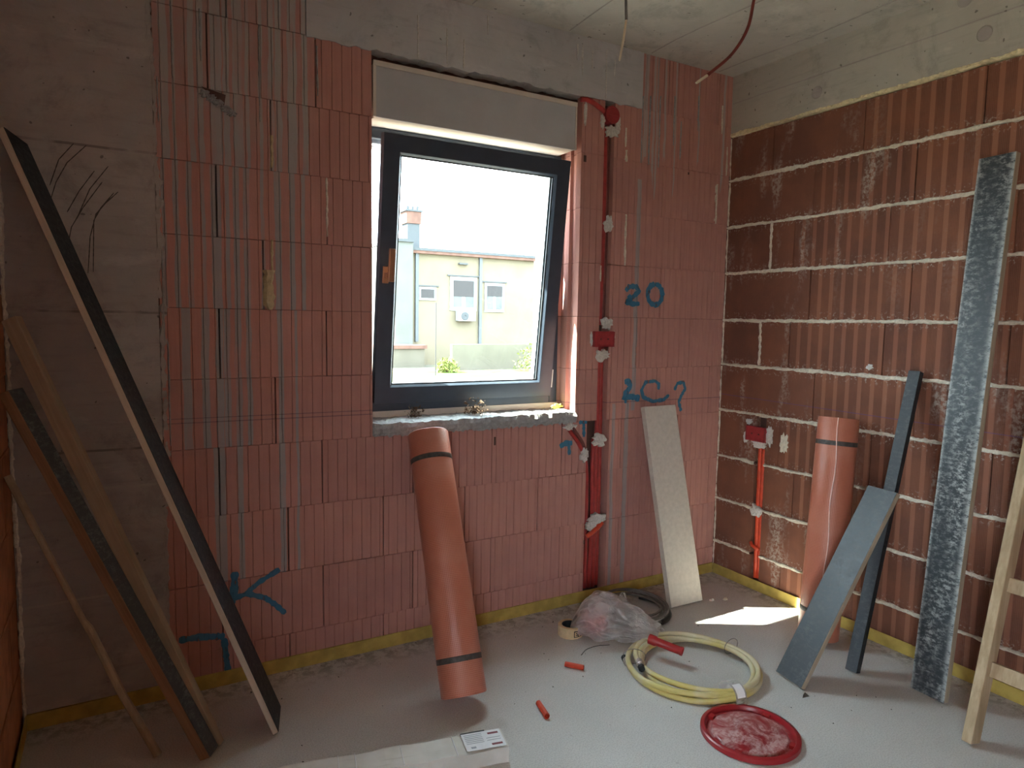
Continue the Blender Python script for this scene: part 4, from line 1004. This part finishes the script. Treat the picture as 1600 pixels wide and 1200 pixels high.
# rubble crumbs
g = G(); r_ = random.Random(21)
for i in range(150):
    if i < 60: x, y = r_.uniform(-2.5, -0.2), r_.uniform(-0.16, -0.02)
    else: x, y = r_.uniform(-2.6, -0.25), r_.uniform(-1.45, -0.15)
    s = r_.uniform(.002, .0055) * (1.6 if r_.random() < .08 else 1)
    vs = [(x + r_.uniform(-s, s), y + r_.uniform(-s, s), 0.0) for _ in range(3)] + [(x, y, s * .9)]
    g.add(vs, [(0, 1, 3), (1, 2, 3), (2, 0, 3)])
o = g.build('floor_crumbs', M['crumb']); tag(o, 'dark crumbs of rubble scattered over the screed', 'rubble', kind='stuff')
o = G().add([(-0.018, 0, 0), (0.016, -0.006, 0), (0.004, 0.014, 0), (0.0, 0.004, 0.016)], [(0, 2, 1), (0, 1, 3), (1, 2, 3), (2, 0, 3)]).build('rubble_chip', M['crumb'], None, (-0.676, -1.118, 0)); tag(o, 'dark triangular chip on the floor below the short board', 'chip')
for i, (x, y, lb) in enumerate([(-0.315, -0.30, 'pale mortar crumb nearest the cream board'), (-0.245, -0.325, 'pale mortar crumb beside the sunlit patch')]):
    q = blob('mortar_crumb', 0, 0, 0.012, 0.008, M['mortar'], None, 0.010, 800 + i); q.rotation_euler = (math.radians(-90), 0, 0); q.location = (x, y, 0.0); tag(q, lb, 'crumb')

# ------------------------------------------------------------------ outside
M['facade'] = simple('ochre_render', (0.150, 0.124, 0.088), 0.9, 0.08, 0.6, 0.1); M['facade2'] = simple('grey_render', (0.1023, 0.1023, 0.0930), 0.9, 0.08, 0.8, 0.1)
M['extwhite'] = simple('white_house_frame', (0.2170, 0.2170, 0.2170), 0.6, 0.03); M['shutter'] = simple('brown_shutter', (0.0293, 0.0248, 0.0248), 0.7); M['pane'] = simple('house_pane', (0.0600, 0.0630, 0.0600), 0.2, 0.2, 2)
M['tile'] = simple('roof_tile', (0.1045, 0.0523, 0.0385), 0.9, 0.2, 3); M['chim'] = simple('chimney_render', (0.0585, 0.0617, 0.0653), 0.9); M['grass'] = simple('lawn_grass', (0.0680, 0.1040, 0.0240), 0.95, 0.4, 1.5, 0.1)
M['yard'] = simple('yard_gravel', (0.11, 0.10, 0.078), 0.95, 0.15, 0.8, 0.1); M['gwall'] = simple('garden_wall_render', (0.105, 0.092, 0.072), 0.9, 0.1, 1, 0.1); M['leaf'] = simple('yellow_green_leaf', (0.12, 0.13, 0.03), 0.8, 0.4, 3)
M['steel'] = simple('galvanised_pipe', (0.07, 0.074, 0.078), 0.5, 0.05, 5, 0.4)
ground = G().box(-60, 90, -80, 120, -1.2, -0.9).build('ground', M['yard']); tag(ground, 'pale yard outside the window', kind='structure')
lawn = G().box(5, 15, 20.0, 25.3, -0.9, -0.86).build('lawn', M['grass']); tag(lawn, 'bright green lawn strip in the yard', kind='structure')
hb = empty('neighbour_house', (13.4, 30, -0.9), 'pale ochre two storey house seen through the window', 'house')
def HB(name, x0, x1, y0, y1, z0, z1, mat, par=None):
    px_ = (13.4, 30, -0.9)
    o = G().box(x0 - px_[0], x1 - px_[0], y0 - px_[1], y1 - px_[1], z0 - px_[2], z1 - px_[2]).build(name, mat, hb if par is None else par); return o
HB('wall', 10.15, 17.3, 30.0, 38, -0.9, 4.72, M['facade']); HB('roof_edge', 10.05, 17.35, 29.75, 38.2, 4.72, 4.86, M['tile']); HB('roof_slab', 10.05, 17.35, 29.72, 38.2, 4.861, 5.0, M['chim'])
def hwin(x0, x1, z0, z1, shut, two=True):
    w = HB('house_window', x0, x1, 29.94, 30.0, z0, z1, M['extwhite']); t = (x1 - x0) * .12
    zs = z0 + t + (z1 - z0 - 2 * t) * (1 - shut)
    if shut > 0: HB('roller_shutter', x0 + t, x1 - t, 29.91, 29.94, zs, z1 - t, M['shutter'], w)
    if shut < 1:
        if two:
            xm = (x0 + x1) / 2
            HB('pane', x0 + t, xm - t * .6, 29.925, 29.94, z0 + t, zs, M['pane'], w); HB('pane', xm + t * .6, x1 - t, 29.925, 29.94, z0 + t, zs, M['pane'], w)
        else: HB('pane', x0 + t, x1 - t, 29.925, 29.94, z0 + t, zs, M['shutter'], w)
    HB('lintel', x0 - .15, x1 + .15, 29.93, 30.0, z1 + .03, z1 + .09, M['chim'])
hwin(12.19, 13.74, 1.91, 3.66, 0.6); hwin(14.21, 15.41, 1.88, 3.42, 0.45); hwin(10.46, 11.41, 2.40, 3.07, 0.0, False)
HB('downpipe', 13.86, 14.02, 29.88, 30.0, -0.9, 4.72, M['steel']); HB('downpipe', 10.25, 10.42, 29.88, 30.0, 0.3, 4.72, M['steel'])
HB('soffit_lamp', 12.65, 13.15, 29.8, 30.0, 4.30, 4.38, M['chim'])
ch = HB('chimney', 10.05, 10.72, 30.5, 31.3, 5.0, 6.25, M['chim']); HB('chimney_top', 9.98, 10.78, 30.45, 31.35, 6.26, 6.85, M['tile'], ch); HB('chimney_cap', 9.90, 10.86, 30.4, 31.4, 6.86, 6.95, M['chim'], ch)
for i in range(3): HB('chimney_pot', 10.05 + i * .26, 10.18 + i * .26, 30.6, 30.75, 6.95, 7.15, M['chim'], ch)
ac = empty('air_conditioner', (13.0, 29.75, 1.35), 'white air conditioner unit below the shuttered house window', 'air conditioner')
bevel(G().box(-0.5, 0.5, -0.18, 0.18, 0.02, 0.55).build('case', M['extwhite'], ac), 0.02)
o = G().lathe([(0, .0), (.06, .02), (.06, .03), (.2, .03), (.22, .0)], 24).build('fan_grille', M['chim'], ac, (-0.12, -0.185, 0.28)); o.rotation_euler = (math.radians(90), 0, 0)
nw = empty('neighbour_annex', (9.48, 29.5, -0.9), 'narrow grey annex with red tiles left of the ochre house', 'house')
G().box(-0.45, 0.48, 0, 7, 0, 6.1).build('wall', M['facade2'], nw); G().box(-0.5, 0.48, -0.1, 7, 6.1, 6.25).build('coping', M['chim'], nw)
G().box(-1.6, 0.75, -1.2, -0.02, 0.9, 1.08).build('tiled_roof', M['tile'], nw); G().box(-1.5, 0.65, -1.1, -0.02, 0.0, 0.9).build('lean_to', M['gwall'], nw)
gw = G().box(10.5, 17.5, 26.0, 26.25, -0.9, 0.30).build('garden_wall', M['gwall']); tag(gw, 'low pale garden wall in front of the ochre house', 'garden wall')
def bush(x, y, z, s, label, seed):
    r = random.Random(seed); e = empty('garden_bush', (x, y, z), label, 'bush'); g = G()
    for i in range(700):
        d = Vector((r.gauss(0, 1), r.gauss(0, 1), r.gauss(0, 1))).normalized() * s * r.uniform(.4, 1); d.z = abs(d.z) * 1.1 + .1
        a = Vector((r.uniform(-1, 1), r.uniform(-1, 1), r.uniform(-1, 1))) * .12; b_ = Vector((r.uniform(-1, 1), r.uniform(-1, 1), r.uniform(-1, 1))) * .12
        g.add([d, d + a, d + b_], [(0, 1, 2)])
    g.build('foliage', M['leaf'], e); G().tube([(0, 0, 0), (0.05, 0, s * .6)], 0.05, 6).build('stem', M['twig'], e)
bush(14.0, 24.0, -0.9, 1.25, 'yellow green bush at the right of the garden wall', 5); bush(9.6, 24.6, -0.9, 0.55, 'small low bush on the lawn left of the garden wall', 6)
o = G().tube([(8.35, 23.0, -0.9), (8.36, 23.0, 2.1)], 0.022, 6).build('garden_pole', M['shutter']); tag(o, 'thin upright pole standing in the yard before the house', 'pole')
